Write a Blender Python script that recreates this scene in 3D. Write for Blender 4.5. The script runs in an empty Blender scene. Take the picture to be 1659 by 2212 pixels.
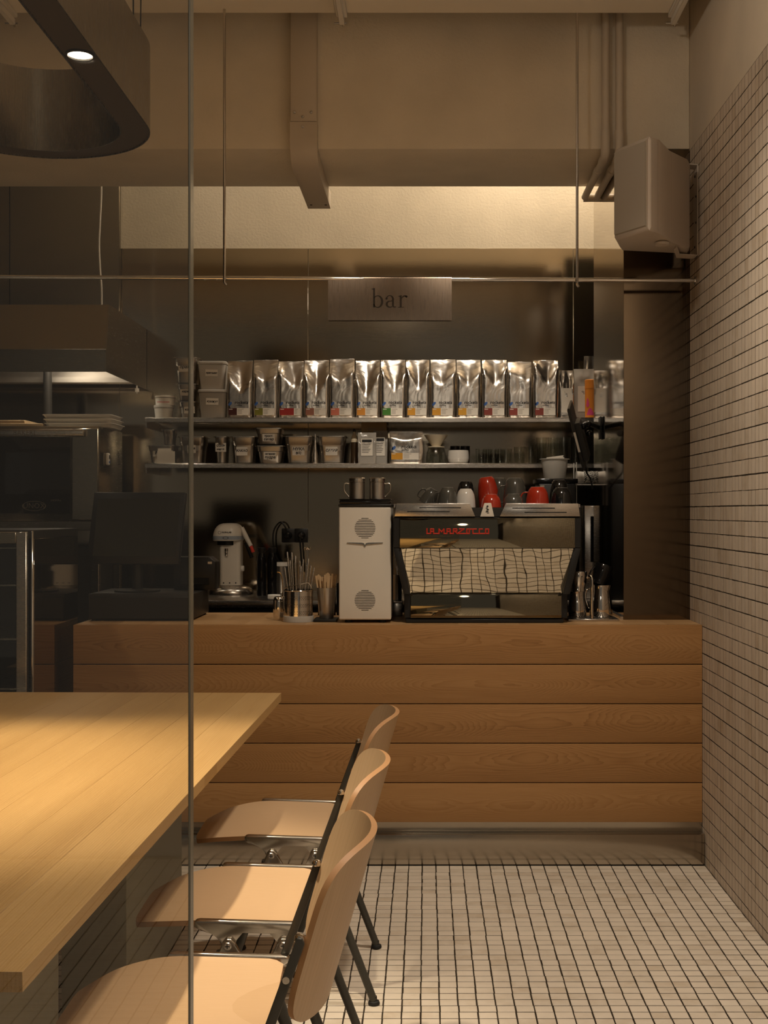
import bpy, bmesh, math, random
from mathutils import Vector, Matrix, noise
random.seed(7)
PI = math.pi
SC = bpy.context.scene
COL = SC.collection

# ------------------------------------------------------------------ camera
F = 2600.0            # focal length in pixels of the 1659 x 2212 frame
H = 1.317             # eye height
CX, CY = 920.0, 1106.0
cam_d = bpy.data.cameras.new('camera'); cam = bpy.data.objects.new('camera', cam_d); COL.objects.link(cam)
cam.location = (0, 0, H); cam.rotation_euler = (PI/2, 0, 0)
cam_d.sensor_fit = 'VERTICAL'; cam_d.sensor_height = 36.0; cam_d.sensor_width = 27.0
cam_d.lens = F/2212*36.0
cam_d.shift_x = -(CX-829.5)/2212; cam_d.shift_y = 0
cam_d.clip_start = 0.02
SC.camera = cam
# ------------------------------------------------------------------ world, view
w = bpy.data.worlds.new('world'); SC.world = w; w.use_nodes = True
w.node_tree.nodes['Background'].inputs[0].default_value = (1.0, 0.86, 0.70, 1)
w.node_tree.nodes['Background'].inputs[1].default_value = 0.10
SC.view_settings.view_transform = 'Standard'; SC.view_settings.look = 'None'
SC.view_settings.gamma = 1.0; SC.view_settings.use_curve_mapping = False
SC.view_settings.exposure = 0.0
WARM = (1.0, 0.865, 0.695)
WXL = 1.04
def lamp(kind, name, loc, energy, target=None, color=WARM, size=0.05, cone=60, blend=0.5, size_y=None):
    d = bpy.data.lights.new(name, kind); d.energy = energy; d.color = color
    if kind == 'SPOT':
        d.spot_size = math.radians(cone); d.spot_blend = blend; d.shadow_soft_size = size
    elif kind == 'AREA':
        d.size = size
        if size_y: d.shape = 'RECTANGLE'; d.size_y = size_y
    else: d.shadow_soft_size = size
    o = bpy.data.objects.new(name, d); COL.objects.link(o); o.location = loc
    if target is not None:
        o.rotation_euler = (Vector(target)-Vector(loc)).to_track_quat('-Z', 'Y').to_euler()
    return o
# dining room track spots, rear and far left ones added for bounce, shining down
for (lx, ly, e, cn) in ((0.38, 3.05, 148, 125), (0.55, 1.50, 95, 120), (0.45, -0.10, 60, 120), (0.30, -1.50, 60, 120), (-1.20, -0.60, 24, 120), (-1.58, 0.40, 8, 110), (-2.30, 3.30, 60, 110)):
    lamp('SPOT', 'track_and_bounce_spot', (lx, ly, 3.10), e, (lx, ly, 0), size=0.06, cone=cn, blend=1.0)
# track spots aimed at the shelves of the bar
lamp('SPOT', 'shelf_spot', (0.22, 3.60, 3.15), 92, (0.16, 5.83, 1.56), size=0.05, cone=31, blend=0.8)
lamp('SPOT', 'shelf_spot', (-0.32, 3.60, 3.15), 34, (-0.50, 5.83, 1.52), size=0.05, cone=31, blend=0.8)
# track spot washing the right wall
lamp('SPOT', 'wall_spot', (-0.32, 2.60, 3.10), 34, (WXL, 3.45, 2.75), size=0.06, cone=84, blend=1.0)
# unseen point light added behind the viewer as soft frontal fill
lamp('POINT', 'frontal_fill', (-0.30, -1.20, 2.45), 12, size=0.16)
# panel lights in the ceiling of the bar, behind the beam
lamp('AREA', 'bar_light', (0.52, 5.62, 3.82), 22, (0.38, 5.72, 0), size=0.7, size_y=0.25)
lamp('AREA', 'bar_light', (-1.00, 5.62, 3.82), 3.5, (-1.0, 5.72, 0), size=0.6, size_y=0.25)

# ------------------------------------------------------------------ placing helpers
def X(px, D): return (px-CX)*D/F
def Z(py, D): return H-(py-CY)*D/F
def S(D): return D/F                   # metres per pixel at depth D

# ------------------------------------------------------------------ mesh helpers
def box(bm, a, b, bev=0.0, seg=2):
    x0, y0, z0 = (min(a[i], b[i]) for i in range(3)); x1, y1, z1 = (max(a[i], b[i]) for i in range(3))
    v = [bm.verts.new(p) for p in ((x0,y0,z0),(x1,y0,z0),(x1,y1,z0),(x0,y1,z0),(x0,y0,z1),(x1,y0,z1),(x1,y1,z1),(x0,y1,z1))]
    fs = [bm.faces.new([v[i] for i in q]) for q in ((0,3,2,1),(4,5,6,7),(0,1,5,4),(1,2,6,5),(2,3,7,6),(3,0,4,7))]
    if bev > 0:
        es = list({e for f in fs for e in f.edges})
        r = bmesh.ops.bevel(bm, geom=es, offset=bev, segments=seg, affect='EDGES', profile=0.5)
        return list({q for f in r['faces'] for q in f.verts} | {q for q in v if q.is_valid})
    return v
def loft(bm, rings, cap0=True, cap1=True, close=True):
    R = [[bm.verts.new(p) for p in r] for r in rings]
    n = len(R[0])
    for a, b in zip(R, R[1:]):
        for i in range(n if close else n-1):
            j = (i+1) % n
            bm.faces.new((a[i], a[j], b[j], b[i]))
    if cap0: bm.faces.new(list(reversed(R[0])))
    if cap1: bm.faces.new(R[-1])
    return [v for r in R for v in r]
def lathe(bm, prof, segs=32, M=None, cap0=True, cap1=True):
    rings = []
    for r, z in prof:
        r = max(r, 1e-5)
        rings.append([Vector((r*math.cos(2*PI*i/segs), r*math.sin(2*PI*i/segs), z)) for i in range(segs)])
    vs = loft(bm, rings, cap0, cap1)
    if M is not None:
        for v in vs: v.co = M @ v.co
    return vs
def tube(bm, pts, r, segs=10, caps=True, flat=1.0):
    pts = [Vector(p) for p in pts]; n = len(pts)
    rs = r if isinstance(r, (list, tuple)) else [r]*n
    rings = []; up = None
    for i, p in enumerate(pts):
        t = (pts[min(i+1, n-1)]-pts[max(i-1, 0)]).normalized()
        if up is None:
            up = Vector((0,0,1)) if abs(t.z) < 0.9 else Vector((0,1,0))
        s = t.cross(up).normalized(); up = s.cross(t).normalized()
        rings.append([p + (s*math.cos(2*PI*k/segs) + up*flat*math.sin(2*PI*k/segs))*rs[i] for k in range(segs)])
    return loft(bm, rings, caps, caps)
def prism(bm, poly, y0, y1, bev=0.0):
    # polygon (x, z) counter-clockwise seen from -y, extruded along y
    n = len(poly)
    a = [bm.verts.new((p[0], y0, p[1])) for p in poly]; b = [bm.verts.new((p[0], y1, p[1])) for p in poly]
    fs = [bm.faces.new(a), bm.faces.new(list(reversed(b)))]
    for i in range(n):
        j = (i+1) % n
        fs.append(bm.faces.new((a[j], a[i], b[i], b[j])))
    if bev > 0:
        es = list({e for f in fs for e in f.edges})
        bmesh.ops.bevel(bm, geom=es, offset=bev, segments=2, affect='EDGES', profile=0.5)
    return a+b
def rrect(w, d, r, n=5, z=0.0):
    out = []
    r = min(r, w/2-1e-5, d/2-1e-5)
    for cx, cy, a0 in ((w/2-r, d/2-r, 0), (-w/2+r, d/2-r, PI/2), (-w/2+r, -d/2+r, PI), (w/2-r, -d/2+r, 1.5*PI)):
        for k in range(n):
            a = a0 + PI/2*k/(n-1)
            out.append(Vector((cx+r*math.cos(a), cy+r*math.sin(a), z)))
    return out
def smooth_path(pts, n=6):
    P = [Vector(p) for p in pts]; out = []
    for i in range(len(P)-1):
        p0 = P[max(i-1, 0)]; p1 = P[i]; p2 = P[i+1]; p3 = P[min(i+2, len(P)-1)]
        for k in range(n):
            t = k/n
            out.append(0.5*((2*p1)+(p2-p0)*t+(2*p0-5*p1+4*p2-p3)*t*t+(3*p1-p0-3*p2+p3)*t**3))
    out.append(P[-1]); return out
def new(): return bmesh.new()
def finish(name, bm, mat, parent=None, ang=38, loc=None, mats=None, rot=None):
    bmesh.ops.recalc_face_normals(bm, faces=bm.faces)
    lim = math.radians(ang)
    for f in bm.faces: f.smooth = True
    for e in bm.edges:
        e.smooth = len(e.link_faces) == 2 and e.calc_face_angle(0) < lim
    me = bpy.data.meshes.new(name); bm.to_mesh(me); bm.free()
    for m in (mats or [mat]): me.materials.append(m)
    return obj(name, me, parent, loc, rot)
def obj(name, me, parent=None, loc=None, rot=None):
    o = bpy.data.objects.new(name, me); COL.objects.link(o)
    if parent: o.parent = parent
    if loc is not None: o.location = loc
    if rot is not None: o.rotation_euler = rot
    return o
def tag(o, label, cat, group=None):
    o['label'] = label; o['category'] = cat
    if group: o['group'] = group
    return o
def thing(name, label, cat, loc=(0,0,0), group=None, rot=(0,0,0)):
    o = bpy.data.objects.new(name, None); COL.objects.link(o); o.empty_display_size = 0.05
    o.location = loc; o.rotation_euler = rot
    return tag(o, label, cat, group)
def struct(o): o['kind'] = 'structure'; return o
def stuff(o): o['kind'] = 'stuff'; return o
def dup(o, parent=None):
    c = o.copy(); COL.objects.link(c)
    if parent: c.parent = parent
    for ch in list(o.children): dup(ch, c)
    return c
_txt = {}
def text_mesh(s, size, mat, extrude=0.0, shear=0.0, align='CENTER', spacing=1.0, offset=0.0):
    k = (s, size, mat.name, extrude, shear, align, spacing, offset)
    if k in _txt: return _txt[k]
    c = bpy.data.curves.new('text', 'FONT'); c.body = s; c.size = size; c.extrude = extrude; c.shear = shear
    c.align_x = align; c.align_y = 'CENTER'; c.space_character = spacing; c.resolution_u = 2; c.offset = offset
    o = bpy.data.objects.new('text', c); COL.objects.link(o)
    dg = bpy.context.evaluated_depsgraph_get()
    me = bpy.data.meshes.new_from_object(o.evaluated_get(dg))
    bpy.data.objects.remove(o); bpy.data.curves.remove(c)
    me.materials.clear(); me.materials.append(mat)
    _txt[k] = me; return me
def text(name, s, size, mat, parent, loc, rz=0.0, extra=0.0, **kw):
    # upright lettering facing -y
    return obj(name, text_mesh(s, size, mat, **kw), parent, loc, (PI/2+extra, 0, rz))

# ------------------------------------------------------------------ materials
def mat(name, col=(0.5,0.5,0.5), rough=0.5, metal=0.0, spec=0.5, coat=0.0, emit=None, es=0.0, trans=0.0, ior=1.45, alpha=1.0, sub=0.0):
    m = bpy.data.materials.new(name); m.use_nodes = True
    b = m.node_tree.nodes['Principled BSDF']
    b.inputs['Base Color'].default_value = (*col, 1); b.inputs['Roughness'].default_value = rough
    b.inputs['Metallic'].default_value = metal; b.inputs['Specular IOR Level'].default_value = spec
    b.inputs['Coat Weight'].default_value = coat; b.inputs['Transmission Weight'].default_value = trans
    b.inputs['IOR'].default_value = ior; b.inputs['Alpha'].default_value = alpha
    if emit: b.inputs['Emission Color'].default_value = (*emit, 1); b.inputs['Emission Strength'].default_value = es
    return m
class NT:
    def __init__(s, m): s.t = m.node_tree; s.b = s.t.nodes.get('Principled BSDF'); s.o = s.t.nodes.get('Material Output')
    def n(s, typ, **kw):
        q = s.t.nodes.new(typ)
        for k, v in kw.items():
            if k.startswith('_'): setattr(q, k[1:], v)
            else: q.inputs[k.replace('__', ' ')].default_value = v
        return q
    def l(s, a, b): s.t.links.new(a, b)
    def math(s, op, a, b=None, c=None):
        q = s.t.nodes.new('ShaderNodeMath'); q.operation = op
        for i, v in enumerate((a, b, c)):
            if v is None: continue
            if isinstance(v, (int, float)): q.inputs[i].default_value = v
            else: s.l(v, q.inputs[i])
        return q.outputs[0]
    def vmath(s, op, a, b=None):
        q = s.t.nodes.new('ShaderNodeVectorMath'); q.operation = op
        for i, v in enumerate((a, b)):
            if v is None: continue
            if isinstance(v, tuple): q.inputs[i].default_value = v
            else: s.l(v, q.inputs[i])
        return q.outputs[0]
    def coord(s, kind='Object', scale=(1,1,1)):
        tc = s.t.nodes.new('ShaderNodeTexCoord')
        mp = s.t.nodes.new('ShaderNodeMapping'); mp.inputs['Scale'].default_value = scale
        s.l(tc.outputs[kind], mp.inputs[0]); return mp.outputs[0]
    def pos(s): return s.t.nodes.new('ShaderNodeNewGeometry').outputs['Position']
    def noise(s, vec, scale=5, detail=3, rough=0.5, dist=0.0):
        q = s.t.nodes.new('ShaderNodeTexNoise'); q.inputs['Scale'].default_value = scale; q.inputs['Detail'].default_value = detail
        q.inputs['Roughness'].default_value = rough; q.inputs['Distortion'].default_value = dist
        if vec is not None: s.l(vec, q.inputs['Vector'])
        return q.outputs[0]
    def ramp(s, fac, stops):
        q = s.t.nodes.new('ShaderNodeValToRGB'); cr = q.color_ramp
        while len(cr.elements) < len(stops): cr.elements.new(0.5)
        for e, (p, c) in zip(cr.elements, stops):
            e.position = p; e.color = (*c, 1) if len(c) == 3 else c
        s.l(fac, q.inputs[0]); return q.outputs[0]
    def bump(s, h, strength=0.3, dist=0.01):
        q = s.t.nodes.new('ShaderNodeBump'); q.inputs['Strength'].default_value = strength; q.inputs['Distance'].default_value = dist
        s.l(h, q.inputs['Height']); s.l(q.outputs[0], s.b.inputs['Normal']); return q
def plaster(name, col, scale=90, strength=0.5, d=0.004):
    m = mat(name, col, 0.85, spec=0.25); t = NT(m); v = t.pos()
    a = t.noise(v, scale, 4, 0.6)
    b = t.noise(v, 3.0, 3, 0.5)
    t.l(t.ramp(b, ((0.3, tuple(c*0.9 for c in col)), (0.7, tuple(min(1, c*1.06) for c in col)))), t.b.inputs['Base Color'])
    t.bump(a, strength, d); return m
def steel(name, col=(0.62,0.58,0.53), rough=0.25, brush=(1,1,60), strength=0.05, wave=0.0, wscale=(0.7,0.7,2.2), kind='pos'):
    m = mat(name, col, rough, 1.0); t = NT(m)
    v = t.pos() if kind == 'pos' else t.coord('Object')
    a = t.noise(t.vmath('MULTIPLY', v, brush), 18, 4, 0.6)
    r = t.math('MULTIPLY_ADD', a, 0.8*rough, rough*0.6); t.l(r, t.b.inputs['Roughness'])
    if wave > 0:
        wv = t.noise(t.vmath('MULTIPLY', v, wscale), 1.0, 1.5, 0.4)
        bp = t.bump(wv, 1.0, wave)
        b2 = t.t.nodes.new('ShaderNodeBump'); b2.inputs['Strength'].default_value = strength; b2.inputs['Distance'].default_value = 0.001
        t.l(a, b2.inputs['Height']); t.l(bp.outputs[0], b2.inputs['Normal']); t.l(b2.outputs[0], t.b.inputs['Normal'])
    else: t.bump(a, strength, 0.001)
    return m
def tile_mat(name, base, axes, pitch, org):
    m = mat(name, base, 0.42, spec=0.35); t = NT(m); v = t.pos()
    q = t.vmath('FLOOR', t.vmath('DIVIDE', t.vmath('SUBTRACT', v, org), pitch))
    wn = t.t.nodes.new('ShaderNodeTexWhiteNoise'); wn.noise_dimensions = '3D'; t.l(q, wn.inputs[0])
    mot = t.noise(v, 26, 4, 0.6); dirt = t.noise(v, 3.1, 4, 0.65)
    f = t.math('ADD', t.math('MULTIPLY_ADD', wn.outputs[0], 0.24, 0.09), t.math('ADD', t.math('MULTIPLY', mot, 0.30), t.math('MULTIPLY', dirt, 0.38)))
    t.l(t.ramp(f, ((0.30, tuple(c*k for c, k in zip(base, (0.76,0.70,0.62)))), (0.52, base), (0.80, tuple(min(1, c*1.12) for c in base)))), t.b.inputs['Base Color'])
    t.bump(t.noise(v, 140, 2), 0.08, 0.002); return m
def oak(name, axis, c0, c1, c2, ring=210.0, rough=0.42, cathedral=1.0, fine=1.0, uoff=0.0, rc=0.26):
    # long-grain timber; axis = long direction of the board in object space, boards vary by Object Info random
    m = mat(name, c1, rough, spec=0.35); t = NT(m)
    tc = t.t.nodes.new('ShaderNodeTexCoord'); oi = t.t.nodes.new('ShaderNodeObjectInfo')
    sep = t.t.nodes.new('ShaderNodeSeparateXYZ'); t.l(tc.outputs['Object'], sep.inputs[0])
    o = {'x': (0,1,2), 'y': (1,0,2)}[axis]
    L = t.math('ADD', sep.outputs[o[0]], t.math('MULTIPLY', oi.outputs['Random'], 37.0))
    if axis == 'x': U, V = sep.outputs[2], sep.outputs[1]
    else: U, V = sep.outputs[0], sep.outputs[2]
    cl = t.t.nodes.new('ShaderNodeCombineXYZ'); t.l(L, cl.inputs[0]); t.l(t.math('MULTIPLY', oi.outputs['Random'], 11.0), cl.inputs[1])
    n1 = t.noise(cl.outputs[0], 0.8, 2, 0.5); n2 = t.noise(cl.outputs[0], 0.8, 2, 0.5); 
    sh = t.t.nodes.new('ShaderNodeCombineXYZ'); t.l(t.math('ADD', L, 20.0), sh.inputs[0]); n3 = t.noise(sh.outputs[0], 1.1, 2, 0.5)
    wob = t.t.nodes.new('ShaderNodeCombineXYZ'); t.l(t.math('MULTIPLY', L, 2.0), wob.inputs[0]); t.l(t.math('MULTIPLY', U, 22.0), wob.inputs[1]); t.l(oi.outputs['Random'], wob.inputs[2])
    n4 = t.noise(wob.outputs[0], 1.0, 3, 0.55)
    uu = t.math('ADD', t.math('ADD', U, uoff), t.math('MULTIPLY_ADD', n3, 0.10*cathedral, -0.05*cathedral))
    dd = t.math('MULTIPLY_ADD', n1, 0.34*cathedral, 0.02-0.10*cathedral)
    r = t.math('SQRT', t.math('ADD', t.math('MULTIPLY', uu, uu), t.math('MULTIPLY', dd, dd)))
    r = t.math('ADD', r, t.math('MULTIPLY', n4, 0.012))
    ph = t.math('FRACT', t.math('MULTIPLY', r, ring))
    rings = t.math('POWER', ph, 2.2)
    fv = t.t.nodes.new('ShaderNodeCombineXYZ'); t.l(t.math('MULTIPLY', L, 5.0), fv.inputs[0]); t.l(t.math('MULTIPLY', U, 420.0), fv.inputs[1]); t.l(t.math('MULTIPLY', V, 420.0), fv.inputs[2])
    fib = t.noise(fv.outputs[0], 1.0, 3, 0.6)
    bv = t.t.nodes.new('ShaderNodeCombineXYZ'); t.l(t.math('MULTIPLY', L, 0.9), bv.inputs[0]); t.l(t.math('MULTIPLY', U, 14.0), bv.inputs[1]); t.l(oi.outputs['Random'], bv.inputs[2])
    broad = t.noise(bv.outputs[0], 1.0, 2, 0.5)
    f = t.math('ADD', t.math('MULTIPLY', rings, rc), t.math('ADD', t.math('MULTIPLY', fib, 0.42*fine), t.math('MULTIPLY', broad, 0.35)))
    f = t.math('ADD', f, t.math('MULTIPLY_ADD', oi.outputs['Random'], 0.14, -0.07))
    t.l(t.ramp(f, ((0.28, c2), (0.55, c1), (0.95, c0))), t.b.inputs['Base Color'])
    t.bump(f, 0.12, 0.002); return m
def see_through(name, tint, gloss_rough=0.02, ior=1.45, extra=0.0):
    # thin clear sheet: tinted straight-through light plus a reflection that grows at glancing angles
    m = bpy.data.materials.new(name); m.use_nodes = True; nt = m.node_tree; nt.nodes.clear()
    out = nt.nodes.new('ShaderNodeOutputMaterial'); mix = nt.nodes.new('ShaderNodeMixShader')
    tr = nt.nodes.new('ShaderNodeBsdfTransparent'); gl = nt.nodes.new('ShaderNodeBsdfGlossy'); lw = nt.nodes.new('ShaderNodeLayerWeight')
    tr.inputs[0].default_value = (*tint, 1); gl.inputs['Roughness'].default_value = gloss_rough; lw.inputs['Blend'].default_value = 0.5
    pw = nt.nodes.new('ShaderNodeMath'); pw.operation = 'POWER'; pw.inputs[1].default_value = 4.0
    ad = nt.nodes.new('ShaderNodeMath'); ad.operation = 'MULTIPLY_ADD'; ad.inputs[1].default_value = 0.7; ad.inputs[2].default_value = 0.04+extra; ad.use_clamp = True
    nt.links.new(lw.outputs['Facing'], pw.inputs[0]); nt.links.new(pw.outputs[0], ad.inputs[0]); nt.links.new(ad.outputs[0], mix.inputs[0])
    nt.links.new(tr.outputs[0], mix.inputs[1]); nt.links.new(gl.outputs[0], mix.inputs[2]); nt.links.new(mix.outputs[0], out.inputs[0])
    return m
def milky(name, col, tr=0.4, rough=0.35):
    # translucent plastic
    m = bpy.data.materials.new(name); m.use_nodes = True; nt = m.node_tree; b = nt.nodes['Principled BSDF']; out = nt.nodes['Material Output']
    b.inputs['Base Color'].default_value = (*col, 1); b.inputs['Roughness'].default_value = rough
    t2 = nt.nodes.new('ShaderNodeBsdfTransparent'); t2.inputs[0].default_value = (*col, 1); mx = nt.nodes.new('ShaderNodeMixShader'); mx.inputs[0].default_value = tr
    nt.links.new(b.outputs[0], mx.inputs[1]); nt.links.new(t2.outputs[0], mx.inputs[2]); nt.links.new(mx.outputs[0], out.inputs[0]); return m

M_PLASTER = plaster('plaster_rough', (0.80,0.70,0.55)); M_PLASTER_R = plaster('plaster_fine', (0.66,0.57,0.45), 60, 0.2)
M_PLASTER_BACK = plaster('plaster_back', (0.62,0.55,0.43), 80, 0.5, 0.004)
M_WHITE_PANEL = mat('white_gloss_panel', (0.86,0.79,0.68), 0.28, spec=0.5)
M_DARK_WALL = mat('dark_room_wall', (0.05,0.042,0.034), 0.7)
M_DARK_CEIL = mat('dark_ceiling_paint', (0.20,0.16,0.12), 0.9)
M_GROUT = mat('dark_grout', (0.035,0.026,0.018), 0.95, spec=0.1)
TW, TS = 0.0502, 0.0410               # tile pitch: long side, short side
WX = 1.0414                           # right wall face
M_FTILE = tile_mat('floor_tile', (0.65,0.565,0.465), 'xy', (TW, TS, 10.0), (WX, 4.483, -5.0))
M_WTILE = tile_mat('wall_tile', (0.57,0.48,0.385), 'yz', (10.0, TS, TW), (-5.0, 4.75, 2.743))
M_STEEL_WALL = steel('steel_cladding', (0.42,0.365,0.285), 0.10, (1,1,60), 0.03, 0.005, (0.35,0.35,1.6))
M_STEEL_MIRROR = steel('polished_steel_cladding', (0.55,0.50,0.44), 0.07, (1,1,60), 0.01, 0.0)
M_STEEL_DULL = steel('dull_steel_cladding', (0.42,0.38,0.31), 0.24, (1,1,60), 0.04)
M_STEEL = steel('brushed_steel', (0.60,0.56,0.51), 0.25, (1.5,50,50), 0.03, kind='obj')
M_STEEL_COL = steel('column_steel', (0.165,0.128,0.090), 0.09, (1,1,60), 0.02, 0.001, (0.5,0.5,1.5))
M_STEEL_KICK = steel('kick_plate_steel', (0.46,0.41,0.34), 0.20, (1,1,50), 0.04)
M_STEEL_PAN = steel('pan_steel', (0.52,0.49,0.45), 0.33, (1,1,1), 0.03, kind='obj')
M_STEEL_ROUGH = mat('rough_steel', (0.60,0.55,0.50), 0.45, 1.0)
M_CHROME = mat('chrome', (0.75,0.71,0.66), 0.08, 1.0)
M_ALU = mat('cast_aluminium', (0.62,0.58,0.52), 0.20, 1.0)
M_MIRROR_PANEL = steel('machine_mirror_panel', (0.47,0.43,0.35), 0.012, (1,1,40), 0.0, 0.0012, (6.0,6.0,5.0))
M_MIRROR_DARK = steel('machine_dark_mirror', (0.26,0.235,0.175), 0.035, (1,1,40), 0.0, 0.0007, (6.0,6.0,5.0))
M_BLACK = mat('black_plastic', (0.012,0.011,0.010), 0.38)
M_BLACK_GLOSS = mat('black_gloss', (0.008,0.007,0.007), 0.10)
M_BLACK_METAL = mat('black_metal', (0.03,0.027,0.024), 0.45, 0.3)
M_RUBBER = mat('black_rubber', (0.012,0.011,0.01), 0.7)
M_WHITE_PAINT = mat('white_paint', (0.74,0.68,0.59), 0.32)
M_WHITE = mat('white_plastic', (0.78,0.74,0.68), 0.4)
M_CERAMIC_W = mat('white_ceramic', (0.80,0.76,0.70), 0.15, coat=0.4)
M_CERAMIC_R = mat('red_ceramic', (0.46,0.035,0.014), 0.16, coat=0.5)
M_CERAMIC_G = mat('grey_ceramic', (0.085,0.082,0.070), 0.18, coat=0.5)
M_CERAMIC_K = mat('black_ceramic', (0.010,0.010,0.010), 0.12, coat=0.5)
M_CREAM = mat('cream_ceramic', (0.72,0.62,0.45), 0.3)
M_PAPER = mat('paper', (0.74,0.69,0.61), 0.8, spec=0.2)
M_INK = mat('ink', (0.012,0.011,0.012), 0.7)
M_GREYINK = mat('grey_print', (0.30,0.27,0.23), 0.6)
M_BLUE = mat('blue_print', (0.035,0.11,0.36), 0.5)
M_OAK = oak('oak_counter', 'x', (0.150,0.064,0.020), (0.345,0.175,0.064), (0.42,0.230,0.092), 330.0, 0.45, 1.0, 1.1, 0.0, 0.21)
M_OAK_TOP = oak('oak_counter_top', 'x', (0.26,0.135,0.055), (0.43,0.25,0.11), (0.52,0.32,0.155), 150.0, 0.45, 0.4)
M_OAK_TABLE = oak('oak_table', 'y', (0.21,0.108,0.037), (0.37,0.222,0.085), (0.45,0.285,0.122), 190.0, 0.40, 0.12, 1.2, 0.35, 0.22)
M_BEECH = oak('beech_veneer', 'x', (0.37,0.225,0.115), (0.50,0.325,0.180), (0.56,0.375,0.22), 34.0, 0.38, 0.25, 0.6, 0.30, 0.18)
M_BEECH_V = mat('beech_back', (0.56,0.35,0.19), 0.40)
def _bv():
    t = NT(M_BEECH_V); v = t.coord('Object', (1, 240, 4)); a = t.noise(v, 1.0, 4, 0.6)
    t.l(t.ramp(a, ((0.25, (0.46,0.305,0.17)), (0.75, (0.58,0.405,0.245)))), t.b.inputs['Base Color'])
_bv()
M_PLY_EDGE = mat('ply_edge', (0.40,0.21,0.09), 0.5)
M_LEG = mat('grey_leg_paint', (0.055,0.052,0.043), 0.40, 0.2)
M_LEG_PANEL = mat('grey_green_panel', (0.30,0.285,0.22), 0.6)
M_LAMP_BODY = steel('bronze_brushed', (0.36,0.325,0.27), 0.26, (60,60,1), 0.05)
M_LAMP_DARK = mat('lamp_underside', (0.045,0.034,0.024), 0.45)
M_LED = mat('led_lens', (1,1,1), 0.4, emit=(1.0,0.86,0.66), es=14.0)
M_LED_SOFT = mat('led_strip', (1,1,1), 0.4, emit=(1.0,0.90,0.74), es=5.0)
M_BEIGE_PAINT = mat('beige_paint', (0.60,0.51,0.40), 0.5)
M_SPEAKER = mat('speaker_shell', (0.58,0.50,0.42), 0.5)
M_GRILLE = mat('speaker_grille', (0.40,0.35,0.285), 0.45)
M_SIGN = steel('sign_steel', (0.25,0.195,0.15), 0.30, (60,1,1), 0.06)
M_GLASS = see_through('clear_glass', (0.93,0.94,0.92))
M_PANE = see_through('partition_glass', (0.93,0.92,0.885), 0.01, 1.45, 0.03)
M_GLASS_EDGE = mat('glass_edge', (0.14,0.13,0.10), 0.22, 0.0, 0.8)
M_DARK_GLASS = mat('dark_door_glass', (0.010,0.008,0.007), 0.06)
M_SIDE_GLASS = steel('showcase_side_mirror', (0.36,0.31,0.25), 0.045, (1,1,1), 0.0)
M_FOIL = mat('foil', (0.66,0.62,0.57), 0.24, 1.0)
def _foil():
    t = NT(M_FOIL); v = t.coord('Object'); a = t.noise(v, 9, 2, 0.5, 1.5); b = t.noise(v, 60, 2)
    t.bump(t.math('ADD', t.math('MULTIPLY', a, 1.0), t.math('MULTIPLY', b, 0.04)), 0.35, 0.010)
_foil()
M_CLEAR_BAG = milky('clear_bag', (0.62,0.58,0.52), 0.45, 0.15)
M_MILKY = milky('milky_plastic', (0.72,0.69,0.64), 0.35, 0.3)
M_FLOUR = mat('brown_contents', (0.30,0.19,0.10), 0.9)
M_ORANGE = mat('orange_card', (0.80,0.27,0.03), 0.5); M_PINK = mat('pink_print', (0.75,0.08,0.25), 0.5)
M_WOOD_STICK = mat('birch_stick', (0.62,0.43,0.24), 0.6)
M_BOARD = mat('wood_board', (0.42,0.30,0.17), 0.7)
M_SCREEN = mat('dark_screen', (0.030,0.027,0.018), 0.12)
M_RED = mat('red_enamel', (0.62,0.05,0.03), 0.4)
M_BRASS = mat('brass', (0.70,0.45,0.18), 0.2, 1.0)
M_BROWN_BOTTLE = mat('brown_bottle', (0.05,0.03,0.015), 0.2)

# ================================================================== ROOM SHELL
XL, YB, YW = -4.2, -2.6, 6.15         # left wall, wall behind the viewer, back wall
KD, CD = 4.483, 4.528                 # kick plate front, counter front
CT = 0.892                            # counter top height
DW = 6.15
PD = 4.75                             # column / beam front
ZB = 2.749                            # beam underside
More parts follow.
